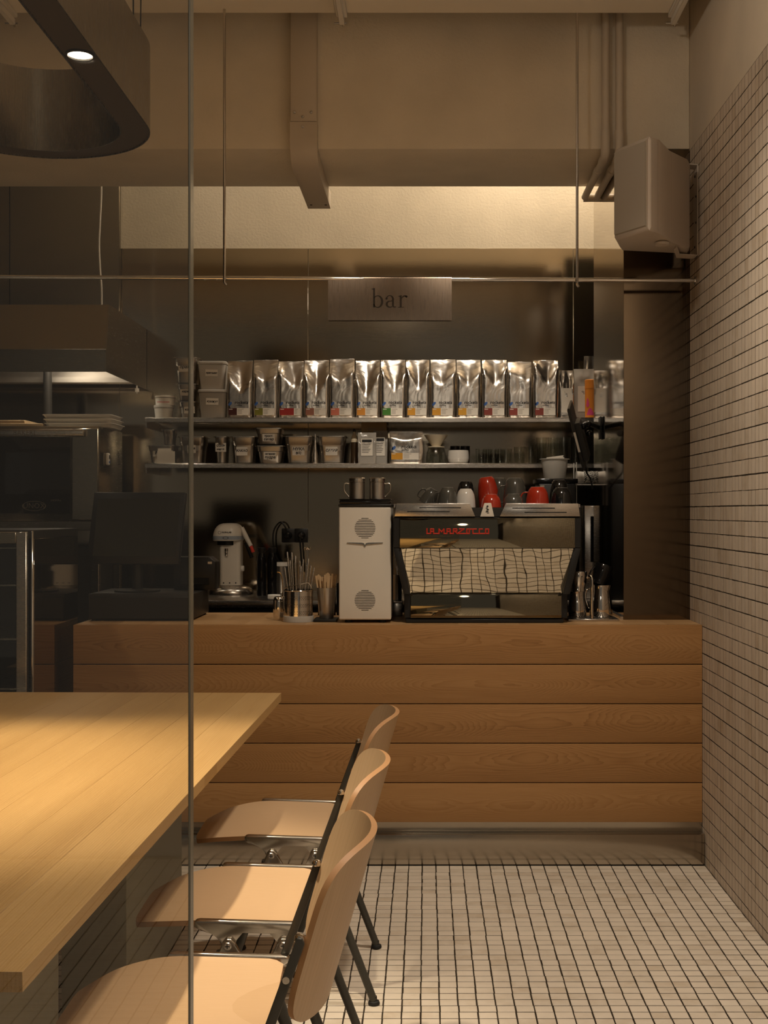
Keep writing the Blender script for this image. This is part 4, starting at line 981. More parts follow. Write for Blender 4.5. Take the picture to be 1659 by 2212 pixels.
# ---- metal pans, plastic tubs
def pan(px0, px1, pt, pb, D, zb, lab, word=None, group='metal pans on the lower shelf', d=0.15, yo=0.0, wpos=(0.5,0.55), wsz=0.55, tilt=0.0):
    W = (px1-px0)*S(D); h = (pb-pt)*S(D)
    t = thing('steel_pan', lab, 'pan', (X((px0+px1)/2, D), D+d/2+yo, zb+0.0004), group)
    b = new(); f = 0.80
    def rr(w, dd, z, r=0.022): return [Vector((p.x, p.y, z)) for p in rrect(w, dd, r, 6)]
    bw = W-0.014; bd = d-0.014
    loft(b, [rr(bw*f-0.012, bd*f-0.012, 0), rr(bw*f, bd*f, 0.006), rr(bw*0.90, bd*0.90, h*0.66), rr(bw*0.955, bd*0.955, h*0.70), rr(bw, bd, h-0.004), rr(bw-0.004, bd-0.004, h-0.004), rr(bw*0.95-0.004, bd*0.95-0.004, h*0.70), rr(bw*f-0.004, bd*f-0.004, 0.004)])
    finish('bowl', b, M_STEEL_PAN, t)
    b = new(); loft(b, [rr(W, d, h-0.0035, 0.016), rr(W, d, h-0.0005, 0.016), rr(W-0.002, d-0.002, h, 0.016), rr(bw-0.003, bd-0.003, h, 0.018), rr(bw-0.003, bd-0.003, h-0.0035, 0.018), rr(W, d, h-0.0035, 0.016)], False, False); finish('rim', b, M_STEEL, t)
    if word:
        lw = W*wsz; lh = min(h*0.42, 0.042)
        zc = h*wpos[1]; xx = (wpos[0]-0.5)*W
        yf_ = -(bd*(f+(0.90-f)*(zc/(h*0.66)))/2)-0.0022; an = math.atan2((0.90-f)*bd/2, h*0.66)
        b = new(); box(b, (-lw/2, 0, -lh/2), (lw/2, 0.0006, lh/2)); sl = finish('paper_label', b, M_PAPER, t, loc=(xx, yf_, zc), rot=(an, 0, 0))
        sl.rotation_euler = (an, tilt, 0)
        lines = word.split('\n')
        for q, s in enumerate(lines):
            sz = min(lw*1.45/max(3.2, len(s)), lh*0.75/len(lines)+0.004)
            obj('handwriting', text_mesh(s, sz, M_INK, shear=0.15, offset=0.0006), sl, (0, -0.0004, lh*(0.22-0.44*q if len(lines) > 1 else 0.05)), (PI/2, 0, 0))
    return t
zu = SU
D = 5.83
h1 = (902-866)*S(D); h2 = (866-828)*S(D); h3 = (828-771)*S(D)
pan(381, 424, 866, 902, D, SU, 'lowest of the three stacked metal pans on the upper shelf', 'кокос', 'metal pans on the upper shelf', wpos=(.62,.5))
pan(378, 426, 828, 866, D, SU+h1+0.0006, 'middle one of the three stacked metal pans on the upper shelf', 'карам.', 'metal pans on the upper shelf')
pan(372, 428, 771, 828, D, SU+h1+h2+0.0012, 'tall top one of the three stacked metal pans on the upper shelf', 'орехи', 'metal pans on the upper shelf', wpos=(.5,.62))
def tub(px0, px1, pt, pb, D, zb, lab, m, lidm, fill=None, word=None, tpr=0.86, round_=False, group=None, corner=0.02, d=None):
    W = (px1-px0)*S(D); h = (pb-pt)*S(D); d = d or W
    t = thing('plastic_tub', lab, 'tub', (X((px0+px1)/2, D), D+d/2, zb+0.0004), group)
    rad = W*0.48 if round_ else corner
    def rr(k, z, g=0.0): return [Vector((p.x, p.y, z)) for p in rrect(W*k-g, d*k-g, rad*k, 7)]
    lh = min(0.014, h*0.22)
    b = new(); loft(b, [rr(tpr-0.03, 0), rr(tpr, 0.004), rr(0.955, h-lh-0.002), rr(0.955, h-lh-0.002, 0.003), rr(tpr, 0.006, 0.003)]); finish('body', b, m, t)
    b = new(); loft(b, [rr(0.99, h-lh), rr(1.0, h-lh+0.002), rr(1.0, h-0.003), rr(0.97, h)]); finish('lid', b, lidm, t)
    if fill:
        b = new(); loft(b, [rr(tpr, 0.007, 0.006), rr(tpr+(0.955-tpr)*fill, 0.007+(h-lh)*fill, 0.006)]); finish('contents', b, M_FLOUR, t)
    if word:
        b = new(); lw = W*0.42; zc = h*0.58
        box(b, (-lw/2, 0, -0.016), (lw/2, 0.0006, 0.016)); k = tpr+(0.955-tpr)*(zc/(h-lh)); an = math.atan2((0.955-tpr)*d/2, h-lh)
        sl = finish('paper_label', b, M_PAPER, t, loc=(0, -d*k/2-0.0016, zc), rot=(an, 0.03, 0))
        obj('handwriting', text_mesh(word, lw*1.5/len(word), M_INK, shear=0.2, offset=0.0005), sl, (0, -0.0004, 0), (PI/2, 0, 0))
    return t
tub(328, 371, 873, 902, D, SU, 'low translucent tub at the left end of the upper shelf', M_MILKY, M_MILKY, round_=True)
t = tub(330, 375, 853, 873, D, SU+(902-873)*S(D)+0.0008, 'white lidded bucket stacked on the low tub', M_WHITE, M_WHITE, round_=True, tpr=0.92)
b = new(); box(b, (-0.030, -0.0494, 0.010), (0.030, -0.0490, 0.013)); finish('red_print', b, M_RED, t)
hl = (902-840)*S(D)
tub(426, 490, 840, 902, D, SU, 'clear tub half full of brown powder at the left of the bags', M_CLEAR_BAG, M_MILKY, 0.72, 'кунжут', 0.82, d=0.13)
tub(425, 488, 779, 840, D, SU+hl+0.0008, 'translucent tub with a paper label stacked on the brown powder', M_MILKY, M_MILKY, 0.3, 'крахмал', 0.80, d=0.13)
# lower shelf
pan(315, 378, 961, 1001, D, SL, 'wide low pan at the left end of the lower shelf', 'мак', wpos=(.5,.6))
pan(345, 378, 927, 961, D+0.01, SL+40*S(D)+0.001, 'small pan stacked on the wide low pan', None, d=0.11, yo=0.01)
t = thing('card_box', 'white box of paper cards at the left of the lower shelf', 'box', (X(360,5.81), 5.805, SL+0.0004))
for k, (x0, x1, h_) in enumerate(((-0.042,0.030,0.050),(-0.040,0.024,0.058),(-0.043,0.043,0.046))):
    b = new(); box(b, (x0, -0.010+0.006*(2-k), 0), (x1, -0.010+0.006*(2-k)+0.0025, h_*1.25)); finish('card', b, M_PAPER, t)
pan(382, 443, 942, 1001, D, SL, 'deep metal pan behind the edge of the glass partition', 'сода', wpos=(.5,.55), wsz=.3)
pan(460, 492, 942, 1001, D, SL, 'narrow metal pan with a label for salt', 'соль\nнераф.', wpos=(.5,.6), wsz=.72, d=0.14)
pan(496, 553, 942, 1001, D, SL, 'metal pan labelled for cocoa', 'КАКАО', wpos=(.45,.46), wsz=.42)
pan(550, 615, 962, 1001, D, SL, 'low metal pan labelled for icing sugar under another pan', 'сахарная\nпудра', wpos=(.5,.45), wsz=.42)
pan(548, 611, 924, 962, D, SL+39*S(D)+0.001, 'low metal pan labelled for cane sugar on top of another', 'трост.\nсахар', wpos=(.5,.45), wsz=.42)
pan(611, 677, 941, 1001, D, SL, 'metal pan labelled for flour beside a foil cone', 'МУКА\nв/с', wpos=(.5,.46), wsz=.40)
pan(683, 748, 941, 1001, D, SL, 'metal pan labelled for sugar next to the dark bottle', 'САХАР', wpos=(.5,.46), wsz=.40)
t = thing('foil_piping_bag', 'crumpled foil cone bag between the flour and sugar pans', 'bag', (X(680,5.85), 5.87, SL+0.0004))
b = new(); rings = []
for k in range(12):
    v = k/11; r = 0.020*(1-v)+0.0008
    rings.append([Vector((r*(1+0.25*noise.noise(Vector((3*math.cos(a), 3*math.sin(a), v*5))))*math.cos(a), r*math.sin(a), v*0.155)) for a in [2*PI*q/14 for q in range(14)]])
loft(b, rings); finish('cone', b, M_FOIL, t)
t = thing('pump_bottle', 'dark brown bottle with cream shoulder beside the sugar pan', 'bottle', (X(765,5.90), 5.92, SL+0.0004))
b = new(); lathe(b, [(0.016,0),(0.018,0.003),(0.018,0.105),(0.0175,0.108)], 20); finish('body', b, M_BROWN_BOTTLE, t)
b = new(); lathe(b, [(0.0175,0.1085),(0.017,0.122),(0.012,0.140),(0.007,0.150),(0.006,0.160)], 20); finish('shoulder', b, M_CREAM, t)
b = new(); lathe(b, [(0.0075,0.1605),(0.0075,0.172),(0.004,0.174)], 14); finish('cap', b, M_BLACK, t)
# clear spice bags
for (p0, p1, pt, dd, lb, sd) in ((773, 812, 934, 5.83, 'clear bag of dark seeds with white label, the left one', 41), (806, 837, 930, 5.90, 'clear bag of dark seeds with white label, the right one', 43)):
    w_ = (p1-p0)*S(dd); h_ = Z(pt,dd)-SL
    t = thing('seed_bag', lb, 'bag', (X((p0+p1)/2,dd), dd+0.025, SL+0.0004), 'clear bags of seeds on the lower shelf')
    finish('pouch', foil_mesh(w_, h_, 0.045, sd, 0.5, 0, .2, .006), M_CLEAR_BAG, t, ang=60)
    b = new(); box(b, (-w_*0.40,-0.016,0.004),(w_*0.40,0.016,h_*0.28), 0.004, 2); finish('seeds', b, mat('seeds%d' % sd, (0.05,0.035,0.025), 0.9), t)
    b = new(); box(b, (-w_*0.32,-0.0262,h_*0.25),(w_*0.32,-0.0256,h_*0.80)); s_ = finish('info_label', b, M_PAPER, t)
    b = new(); box(b, (-w_*0.27,-0.0266,h_*0.68),(w_*0.27,-0.0263,h_*0.77))
    for q in range(6): box(b, (-w_*0.27,-0.0266,h_*(0.60-q*0.05)),(w_*(0.20-0.05*(q%3)),-0.0263,h_*(0.615-q*0.05)))
    finish('label_print', b, M_INK, s_)
    text('label_heading', 'HQ coffee', w_*0.12, M_INK, s_, (0, -0.0266, h_*0.645))
t = thing('cardboard_box', 'flat brown cardboard box behind the bags of seeds', 'box', (X(808,5.98), 5.99, SL+0.0004))
b = new(); box(b, (-0.062,-0.03,0),(0.062,0.03,Z(912,5.96)-SL), 0.001, 1); finish('carton', b, M_BOARD, t)
obj('lettering', text_mesh('«ERNESTO»', 0.016, M_GREYINK), t, (0.01, -0.0304, Z(927,5.96)-SL), (PI/2,0,0))
# square silver bag
w_ = (913-841)*S(BF); h_ = Z(932,BF)-SL
t = thing('coffee_bag', 'square silver coffee bag with yellow label on the lower shelf', 'bag', (X(877,BF), BF+0.03, SL+0.0004))
finish('pouch', foil_mesh(w_, h_, 0.05, 51, 0.72, 0, .1, .004), M_FOIL, t, ang=60)
b = new(); box(b, (-w_/2+0.001,-0.0012,h_-0.010),(w_/2-0.001,0.0012,h_+0.001), 0.0005, 1); finish('top_seal', b, M_FOIL, t)
label_bits(t, w_, 0.05, lc('yellow', (0.58,0.27,0.015)), zl=0.020, hl=0.032, scale=1.1)
# dripper on a glass server
D = 5.88
t = thing('glass_server', 'glass coffee server with a thin handle under the cream dripper', 'jug', (X(942,D), D, SL+0.0004))
b = new(); lathe(b, [(0.040,0),(0.047,0.006),(0.049,0.03),(0.045,0.060),(0.038,0.075),(0.038,0.080),(0.0365,0.080),(0.0365,0.074),(0.0435,0.058),(0.0475,0.03),(0.0455,0.008),(0.001,0.006)], 32, None, True, False); finish('vessel', b, M_GLASS, t)
b = new(); tube(b, smooth_path([(0.040,0,0.072),(0.062,0,0.066),(0.064,0,0.035),(0.052,0,0.018)],6), 0.004, 8); finish('handle', b, M_GLASS, t)
t = thing('coffee_dripper', 'cream ribbed ceramic coffee dripper on the glass server', 'dripper', (X(942,D), D, SL+0.0812))
b = new(); lathe(b, [(0.042,0),(0.042,0.004),(0.020,0.006),(0.024,0.012),(0.056,0.058),(0.058,0.060),(0.055,0.060),(0.022,0.014),(0.004,0.010)], 40); 
for v in b.verts:
    a = math.atan2(v.co.y, v.co.x)
    if v.co.z > 0.02: k = 1+0.025*math.cos(a*20); v.co.x *= k; v.co.y *= k
finish('cone', b, M_CREAM, t)
t = thing('ceramic_bowl', 'ribbed white ceramic bowl right of the dripper', 'bowl', (X(990,D), D, SL+0.0004))
b = new(); pr = [(0.030,0),(0.036,0.002)]
for k in range(15): z = 0.006+k*0.0037; pr.append((0.052-0.012*((z-0.03)/0.03)**2*(1 if z < 0.03 else 0.15)+0.0012*(k%2), z))
pr += [(0.050,0.066),(0.048,0.066),(0.046,0.03),(0.001,0.010)]
lathe(b, pr, 36, None, True, False); finish('bowl', b, M_CERAMIC_W, t)
for px, lb in ((983, 'dark cup behind the white bowl, the left one'), (1005, 'dark cup with a small mark behind the white bowl')):
    t = thing('dark_cup', lb, 'cup', (X(px,6.03), 6.04, SL+0.0004), 'dark cups behind the bowl')
    b = new(); lathe(b, [(0.020,0),(0.022,0.002),(0.024,0.096),(0.0225,0.096),(0.0205,0.004),(0.001,0.003)], 24, None, True, False); finish('cup', b, mat('dark_brown_cup', (0.03,0.02,0.014), 0.3), t)
# glasses
def tumbler(px, D, r, h, zb, lab, grp):
    t = thing('drinking_glass', lab, 'glass', (X(px,D), D, zb+0.0004), grp)
    b = new(); lathe(b, [(r*0.86,0),(r*0.90,0.002),(r,h),(r-0.0016,h),(r*0.90-0.0016,0.010),(0.001,0.008)], 24, None, True, False); finish('tumbler', b, M_GLASS, t)
for i, px in enumerate((1040, 1066, 1093)):
    tumbler(px, 5.85, 0.0285, 0.072, SL, 'short tumbler, %s of three in front right of the white bowl' % ('first','second','third')[i], 'short tumblers on the lower shelf')
for i, px in enumerate((1053, 1080)):
    tumbler(px, 5.95, 0.0285, 0.072, SL, 'short tumbler in the second row behind the front three, %s one' % ('left','right')[i], 'short tumblers on the lower shelf')
for i, px in enumerate((1122, 1146)):
    tumbler(px, 5.85, 0.0265, 0.082, SL, 'medium tumbler between the short and tall glasses, %s one' % ('left','right')[i], 'medium tumblers on the lower shelf')
for i, px in enumerate((1170, 1194, 1218, 1243)):
    tumbler(px, 5.92, 0.0265, 0.132, SL, 'tall glass, %s from the left above the coffee filters' % ('first','second','third','fourth')[i], 'tall glasses on the lower shelf')
for i, px in enumerate((1268,)):
    tumbler(px, 5.90, 0.027, 0.10, SL, 'glass standing behind the tablet at the end of the lower shelf', 'glasses at the shelf end')

# ================================================================== WHITE BEAN GRINDER BOX
D = 4.605; wv = (845-732)*S(D)/2; zt_ = Z(1095,D); z0 = CT
t = thing('coffee_grinder', 'tall white boxy coffee grinder with round grilles on the counter', 'grinder', (X(788.5,D), D+0.15, CT+0.0003)); h_ = zt_-CT
for sx in (-0.065, 0.065):
    for sy in (-0.12, 0.12):
        b = new(); lathe(b, [(0.014,0),(0.012,0.012)], 12, Matrix.Translation((sx,sy,0))); finish('foot', b, M_RUBBER, t)
b = new(); box(b, (-wv,-0.15,0.012),(wv,0.15,h_), 0.006, 3); finish('body', b, M_WHITE_PAINT, t)
b = new(); box(b, (-wv-0.002,-0.153,h_+0.0004),(wv+0.002,0.153,h_+0.010), 0.003, 2); finish('hopper_base', b, M_BLACK, t)
b = new(); box(b, (-wv+0.002,-0.15,h_+0.0104),(wv-0.004,0.15,h_+0.026), 0.004, 2); finish('hopper', b, M_BLACK_GLOSS, t)
b = new(); box(b, (-wv-0.001,-0.152,h_+0.0264),(wv,0.152,h_+0.030), 0.002, 1); finish('hopper_lid', b, M_BLACK_GLOSS, t)
for py in (1141, 1297):
    zc = Z(py,D)-CT; R_ = 22.5*S(D)
    for k in range(13):
        z = zc+(k-6)/6.4*R_; hw_ = math.sqrt(max(1e-6, R_*R_-(z-zc)**2))
        b = new(); box(b, (-hw_,-0.1508,z-0.0010),(hw_,-0.1499,z+0.0010)); finish('grille_slit', b, M_BLACK, t)
zc = Z(1174,D)-CT
b = new()
for s in (-1, 1):
    pts = [(0,-0.013),(0.006*s,-0.004),(0.068*s,0.0022),(0.069*s,0.0040),(0.012*s,0.0030),(0.004*s,0.001),(0,-0.006)]
    if s < 0: pts = list(reversed(pts))
    prism(b, [(p[0], p[1]+zc) for p in pts], -0.155, -0.1502)
finish('wing_emblem', b, M_CHROME, t)
ztop_g = CT+h_+0.0305
for sx, s, lb in ((757, -1, 'left one of the two steel shakers on the white grinder'), (815+8, 1, 'right one of the two steel shakers on the white grinder')):
    px = 771.5 if s < 0 else 815
    t = thing('shaker', lb, 'shaker', (X(px,D+0.06), D+0.06, ztop_g), 'steel shakers on the grinder')
    b = new(); r = 17.0*S(D); hh = (1080-1044)*S(D); lathe(b, [(r-0.001,0),(r,0.001),(r,hh),(r-0.001,hh+0.001)], 28); finish('body', b, M_STEEL_PAN, t)
    b = new(); lathe(b, [(r+0.001,hh+0.0012),(r+0.001,hh+0.004),(r,hh+0.005),(r+0.001,hh+0.006),(r+0.001,hh+0.016),(r-0.002,hh+0.0195),(0.001,hh+0.020)], 28, None, True, False); finish('lid', b, M_STEEL, t)
    b = new(); tube(b, smooth_path([(s*(r+0.0006),0,hh*0.93),(s*(r+0.016),0,hh*0.95),(s*(r+0.021),0,hh*0.80),(s*(r+0.019),0,hh*0.50),(s*(r+0.006),0,hh*0.22),(s*(r+0.0006),0,hh*0.14)],5), 0.0022, 8); finish('handle', b, M_STEEL, t)

# ================================================================== ESPRESSO MACHINE
D = 4.60; k_ = S(D)
xm = X(1051,D); t = thing('espresso_machine', 'two group espresso machine with mirrored back panels and red lettering', 'coffee machine', (xm, D, CT+0.0003))
def mx(px): return X(px,D)-xm
def mz(py): return Z(py,D)-CT
DEP = 0.52
b = new(); box(b, (mx(876),0.004,0.0),(mx(1218),DEP-0.02,mz(1337)), 0.003, 1); finish('base', b, M_BLACK, t)
b = new(); box(b, (mx(873),0.012,mz(1337)+0.0005),(mx(1227),DEP,mz(1283)), 0.003, 1); finish('lower_body', b, M_BLACK, t)
b = new(); box(b, (mx(887),0.0,mz(1335)),(mx(1213),0.0115,mz(1284)), 0.0015, 2); finish('lower_panel', b, M_MIRROR_DARK, t)
b = new(); prism(b, [(mx(872),mz(1283)+0.0006),(mx(1229),mz(1283)+0.0006),(mx(1252),mz(1184)),(mx(850),mz(1184))], 0.016, DEP, 0.002); finish('middle_body', b, M_BLACK, t)
# side cheeks of the sloping middle part
for s in (0, 1):
    q = [(mx(872),mz(1283)+0.001),(mx(886),mz(1283)+0.001),(mx(866),mz(1184)),(mx(850),mz(1184))] if s == 0 else [(mx(1214),mz(1283)+0.001),(mx(1229),mz(1283)+0.001),(mx(1252),mz(1184)),(mx(1237),mz(1184))]
    b = new(); prism(b, q, -0.034, 0.0155, 0.001); finish('side_cheek', b, M_BLACK, t)
# tilted mirror: upper edge nearer the viewer
y0, y1 = 0.015, -0.034
b = new(); loft(b, [[Vector((mx(886.5),y0-0.003,mz(1283)+0.001)), Vector((mx(1213.5),y0-0.003,mz(1283)+0.001)), Vector((mx(1213.5),y0,mz(1283)+0.001)), Vector((mx(886.5),y0,mz(1283)+0.001))],
                    [Vector((mx(867),y1-0.003,mz(1184.5))), Vector((mx(1236),y1-0.003,mz(1184.5))), Vector((mx(1236),y1,mz(1184.5))), Vector((mx(867),y1,mz(1184.5)))]]); finish('middle_mirror', b, M_MIRROR_PANEL, t)
b = new(); box(b, (mx(850),-0.036,mz(1184)+0.0005),(mx(1253),DEP,mz(1117)), 0.003, 1); finish('upper_body', b, M_BLACK, t)
b = new(); box(b, (mx(864),-0.046,mz(1183)),(mx(1239),-0.0365,mz(1119)), 0.0015, 2); finish('upper_panel', b, M_MIRROR_DARK, t)
segs = [((68,345),(68,405)),((68,405),(100,405)), ((112,405),(112,350)),((112,350),(148,350)),((148,350),(148,405)),((112,380),(148,380)),((148,405),(212,405)),
        ((212,405),(212,350)),((212,350),(242,385)),((242,385),(272,350)),((272,350),(272,405)),((272,405),(308,405)), ((308,405),(308,350)),((308,350),(345,350)),((345,350),(345,405)),((308,380),(345,380)),((345,405),(384,405)),
        ((384,405),(384,350)),((384,350),(425,350)),((425,350),(425,377)),((425,377),(384,377)),((400,377),(428,405)),((428,405),(575,405)), ((455,350),(515,350)),((515,350),(437,402)),
        ((545,405),(545,352)),((545,352),(660,352)),((575,405),(575,352)), ((618,352),(618,405)),((618,405),(692,405)), ((694,405),(694,352)),((694,352),(733,352)),((694,405),(770,405)),
        ((770,405),(770,352)),((770,352),(806,352)),((806,352),(806,405)),((770,405),(806,405))]
b = new()
for p, q in segs:
    P = Vector((mx(910+p[0]/5.6), -0.0475, mz(1080+p[1]/5.6))); Q = Vector((mx(910+q[0]/5.6), -0.0475, mz(1080+q[1]/5.6)))
    d = (Q-P).normalized(); tube(b, [P-d*0.0016, Q+d*0.0016], 0.0025, 4)
finish('raised_lettering', b, M_RED, t)
# cup rails on top
def rail(poly, slots):
    b = new()
    prism(b, [(mx(p[0]), mz(p[1])) for p in poly], -0.044, -0.039, 0.001); r_ = finish('cup_rail', b, M_STEEL, t)
    for (a, c, y) in slots:
        b = new(); box(b, (mx(a),-0.0450,mz(y+1)),(mx(c),-0.0439,mz(y-1))); finish('slot', b, M_BLACK, r_)
rail([(853,1115.5),(1025.5,1115.5),(1014,1088),(857,1088)], ((906,995,1097),(880,971,1105.5)))
rail([(1078,1115.5),(1250,1115.5),(1246,1088),(1091,1088)], ((1105,1196,1098),(1131,1221,1107)))
b = new(); prism(b, [(mx(1036),mz(1116)),(mx(1066),mz(1116)),(mx(1059.5),mz(1087)),(mx(1045),mz(1087))], -0.048, -0.040, 0.001); bd = finish('badge', b, M_WHITE_PAINT, t)
b = new()
for (a, c, q, e) in ((1049,1054,1092,1096),(1047.5,1053,1096.5,1099),(1049,1055,1099.5,1103),(1047.5,1054,1103.5,1107),(1050,1055.5,1107.5,1109.5)):
    prism(b, [(mx(a),mz(e)),(mx(c),mz(e-0.6)),(mx(c-0.8),mz(q)),(mx(a+1),mz(q+0.5))], -0.0488, -0.0481)
finish('crest_mark', b, M_INK, bd)
ztray = mz(1097)
b = new(); box(b, (mx(853),-0.036,mz(1117)+0.0006),(mx(1250),DEP,ztray), 0.001, 1); finish('cup_tray', b, M_BLACK_METAL, t)
for xx in (mx(853), mx(1249)):
    b = new(); box(b, (xx-0.003,-0.038,ztray+0.0004),(xx+0.003,DEP,mz(1089)), 0.001, 1); finish('side_rail', b, M_STEEL, t)
# ---- cups on the tray
ZTR = CT+0.0003+ztray+0.0006
def cup(px, pt, D, r, m, lab, tilt=0.0, hang=PI, handle=True, grp='cups on the espresso machine'):
    # modelled mouth up, then turned over on the tray
    h = Z(pt, D)-ZTR
    if tilt:
        h = (h-r*abs(math.sin(tilt))*0.9)/math.cos(tilt)
    base = ZTR+(r*abs(math.sin(tilt)) if tilt else 0)
    up = Matrix.Rotation(tilt, 4, 'Y') @ Vector((0, 0, h))
    t = thing('coffee_cup', lab, 'cup', (X(px,D), D, base+h*math.cos(tilt)), grp, (PI, tilt, 0))
    b = new(); lathe(b, [(r*0.50,0.0015),(r*0.56,0.0),(r*0.60,0.003),(r*0.72,0.009),(r*0.86,h*0.30),(r*0.96,h*0.62),(r,h-0.001),(r-0.0015,h),(r-0.004,h-0.001),(r*0.86,h*0.4),(r*0.6,0.010),(0.001,0.008)], 32, None, False, False)
    finish('bowl', b, m, t)
    b = new(); lathe(b, [(r*0.44,0.002),(r*0.47,-0.0004),(r*0.54,-0.0004),(r*0.565,0.0015)], 32, None, False, False); finish('foot_ring', b, M_CERAMIC_W, t)
    if handle:
        ca, sa = math.cos(hang), math.sin(hang)
        p = [(r*0.93,h*0.82),(r*1.32,h*0.80),(r*1.42,h*0.55),(r*1.22,h*0.30),(r*0.84,h*0.26)]
        b = new(); tube(b, smooth_path([(x*ca, x*sa, z) for x, z in p],5), 0.0042, 8, flat=0.7); finish('handle', b, m, t)
    return t
cup(967, 1053, 4.70, 0.0390, M_CERAMIC_G, 'grey cup upside down at the left of the machine top', hang=PI)
cup(937, 1058, 4.86, 0.0330, M_CERAMIC_G, 'grey cup lying tilted at the far left of the machine top', tilt=0.5, hang=PI)
cup(1006, 1056, 4.71, 0.0390, M_CERAMIC_W, 'white cup upside down between grey and red cups', handle=False)
cup(1050, 1031, 4.84, 0.0440, M_CERAMIC_R, 'big red mug tilted on top of the machine', tilt=-0.14, handle=False)
cup(1061, 1068, 4.66, 0.0395, M_CERAMIC_R, 'low red cup upside down at the front of the machine top', handle=False)
cup(1109, 1067, 4.66, 0.0395, M_CERAMIC_G, 'low grey cup upside down at the front of the machine top', handle=False)
cup(1112, 1033, 4.81, 0.0480, M_CERAMIC_G, 'big grey mug upside down behind the low grey cup', hang=PI*0.98)
cup(1078, 1033, 4.96, 0.0420, M_CERAMIC_G, 'grey mug at the back behind the big red mug', handle=False)
cup(1161, 1052, 4.70, 0.0465, M_CERAMIC_R, 'wide red cup upside down right of the grey cups', hang=PI)
cup(1213, 1054, 4.71, 0.0440, M_CERAMIC_K, 'black cup upside down at the right front of the machine top', handle=False)
cup(1208, 1037, 4.84, 0.0410, M_CERAMIC_K, 'tall black cup upside down behind the front black cup', handle=False)
cup(1006, 1040, 4.90, 0.0390, M_CERAMIC_K, 'black cup behind the white cup', handle=False)

# ================================================================== COUNTER THINGS, LEFT TO RIGHT
# --- drinks mixer on the steel worktop
D = 5.92; k_ = S(D)
t = thing('drinks_mixer', 'white drinks mixer with a domed head and round steel base', 'mixer', (X(500,D), D, ZW+0.0003))
b = new(); r = 48*k_; lathe(b, [(r*0.96,0),(r,0.004),(r*0.99,0.014),(r*0.90,0.026),(r*0.78,0.034),(r*0.60,0.042),(0.001,0.046)], 40, None, True, False); finish('base', b, M_STEEL, t)
b = new(); loft(b, [[Vector((p.x, p.y, z)) for p in rrect(0.102, 0.11, 0.02, 5)] for z in (0.044, 0.27)]); finish('column', b, M_WHITE_PAINT, t)
for px in (487, 500, 513):
    b = new(); lathe(b, [(0.0035,0),(0.003,0.002)], 10, Matrix.Translation((X(px,D)-X(500,D), -0.0552, 0.056)) @ Matrix.Rotation(PI/2,4,'X')); finish('screw', b, M_BLACK, t)
hx = X(493.5,D)-X(500,D); hw_ = 31*k_
zb = Z(1168,D)-ZW; zt2 = Z(1130,D)-ZW
b = new(); rings = []
for q in range(9):
    v = q/8; zz = zb+0.020+(zt2-zb-0.020)*math.sin(v*PI/2); sc = max(0.05, math.cos(v*PI/2)**0.6)
    rings.append([Vector((p.x*(0.10+0.90*sc)+hx+0.008*v, p.y*(0.25+0.75*sc), zz)) for p in rrect(2*hw_, 0.17, 0.055, 8)])
loft(b, [[Vector((p.x+hx, p.y, zb)) for p in rrect(2*hw_-0.008, 0.162, 0.052, 8)], [Vector((p.x+hx, p.y, zb+0.003)) for p in rrect(2*hw_, 0.17, 0.055, 8)]]+rings); finish('head', b, M_WHITE_PAINT, t, ang=60)
b = new(); loft(b, [[Vector((p.x+hx, p.y, zb+z)) for p in rrect(2*hw_+0.0012, 0.1712, 0.055, 8)] for z in (0.006, 0.024)], False, False); finish('grey_band', b, mat('grey_band', (0.33,0.36,0.40), 0.35), t)
b = new(); rings = [[Vector((hx+0.0*q+0.014*q_*math.cos(2*PI*s/24), -0.0862, zb+0.015+0.0065*q_*math.sin(2*PI*s/24))) for s in range(24)] for q, q_ in ((0,1.0),(0,0.8))]; loft(b, rings, False, False); finish('band_badge', b, M_INK, t)
text('lettering', 'NURALAB', 0.0105, M_INK, t, (hx+0.004, -0.0836, zb+0.042), offset=0.0004, extra=-0.16)
b = new(); loft(b, [[Vector((hx-0.030+r_*math.cos(2*PI*q/20), -0.0845, zb+0.041+r_*1.15*math.sin(2*PI*q/20))) for q in range(20)] for r_ in (0.0072, 0.0058)], False, False); finish('ring_mark', b, M_INK, t)
b = new(); lathe(b, [(0.052,0),(0.052,-0.020),(0.045,-0.021)], 28, Matrix.Translation((hx,-0.015,zb-0.0002))); finish('collar', b, M_BLACK, t)
b = new(); lathe(b, [(0.040,-0.0215),(0.040,-0.034),(0.034,-0.036)], 28, Matrix.Translation((hx,-0.015,zb))); finish('clamp_ring', b, M_STEEL, t)
b = new(); lathe(b, [(0.009,-0.0362),(0.009,-0.05),(0.006,-0.052),(0.008,-0.058),(0.006,-0.064),(0.008,-0.070),(0.005,-0.074)], 16, Matrix.Translation((hx,-0.06,zb))); finish('spindle', b, M_STEEL, t)
dx = X(527,D)-X(500,D)
b = new(); tube(b, [(dx-0.006,-0.03,zt2-0.022),(dx+0.012,-0.035,zt2-0.06),(dx+0.040,-0.04,zt2-0.112)], [0.010,0.012,0.010], 10); lv = finish('lever', b, M_WHITE_PAINT, t)
b = new(); tube(b, [(dx+0.0402,-0.04,zt2-0.113),(dx+0.052,-0.042,zt2-0.142)], 0.0085, 10); finish('red_grip', b, M_RED, lv)
b = new(); tube(b, [(dx+0.006,0.02,zb-0.01),(dx+0.036,0.02,zb-0.085)], [0.009,0.010], 10); finish('black_grip', b, M_BLACK, lv)
b = new(); lathe(b, [(0.014,0),(0.014,0.012),(0.011,0.014)], 18, Matrix.Translation((0.0515,-0.02,0.125)) @ Matrix.Rotation(PI/2,4,'Y')); finish('knob', b, M_WHITE, t)
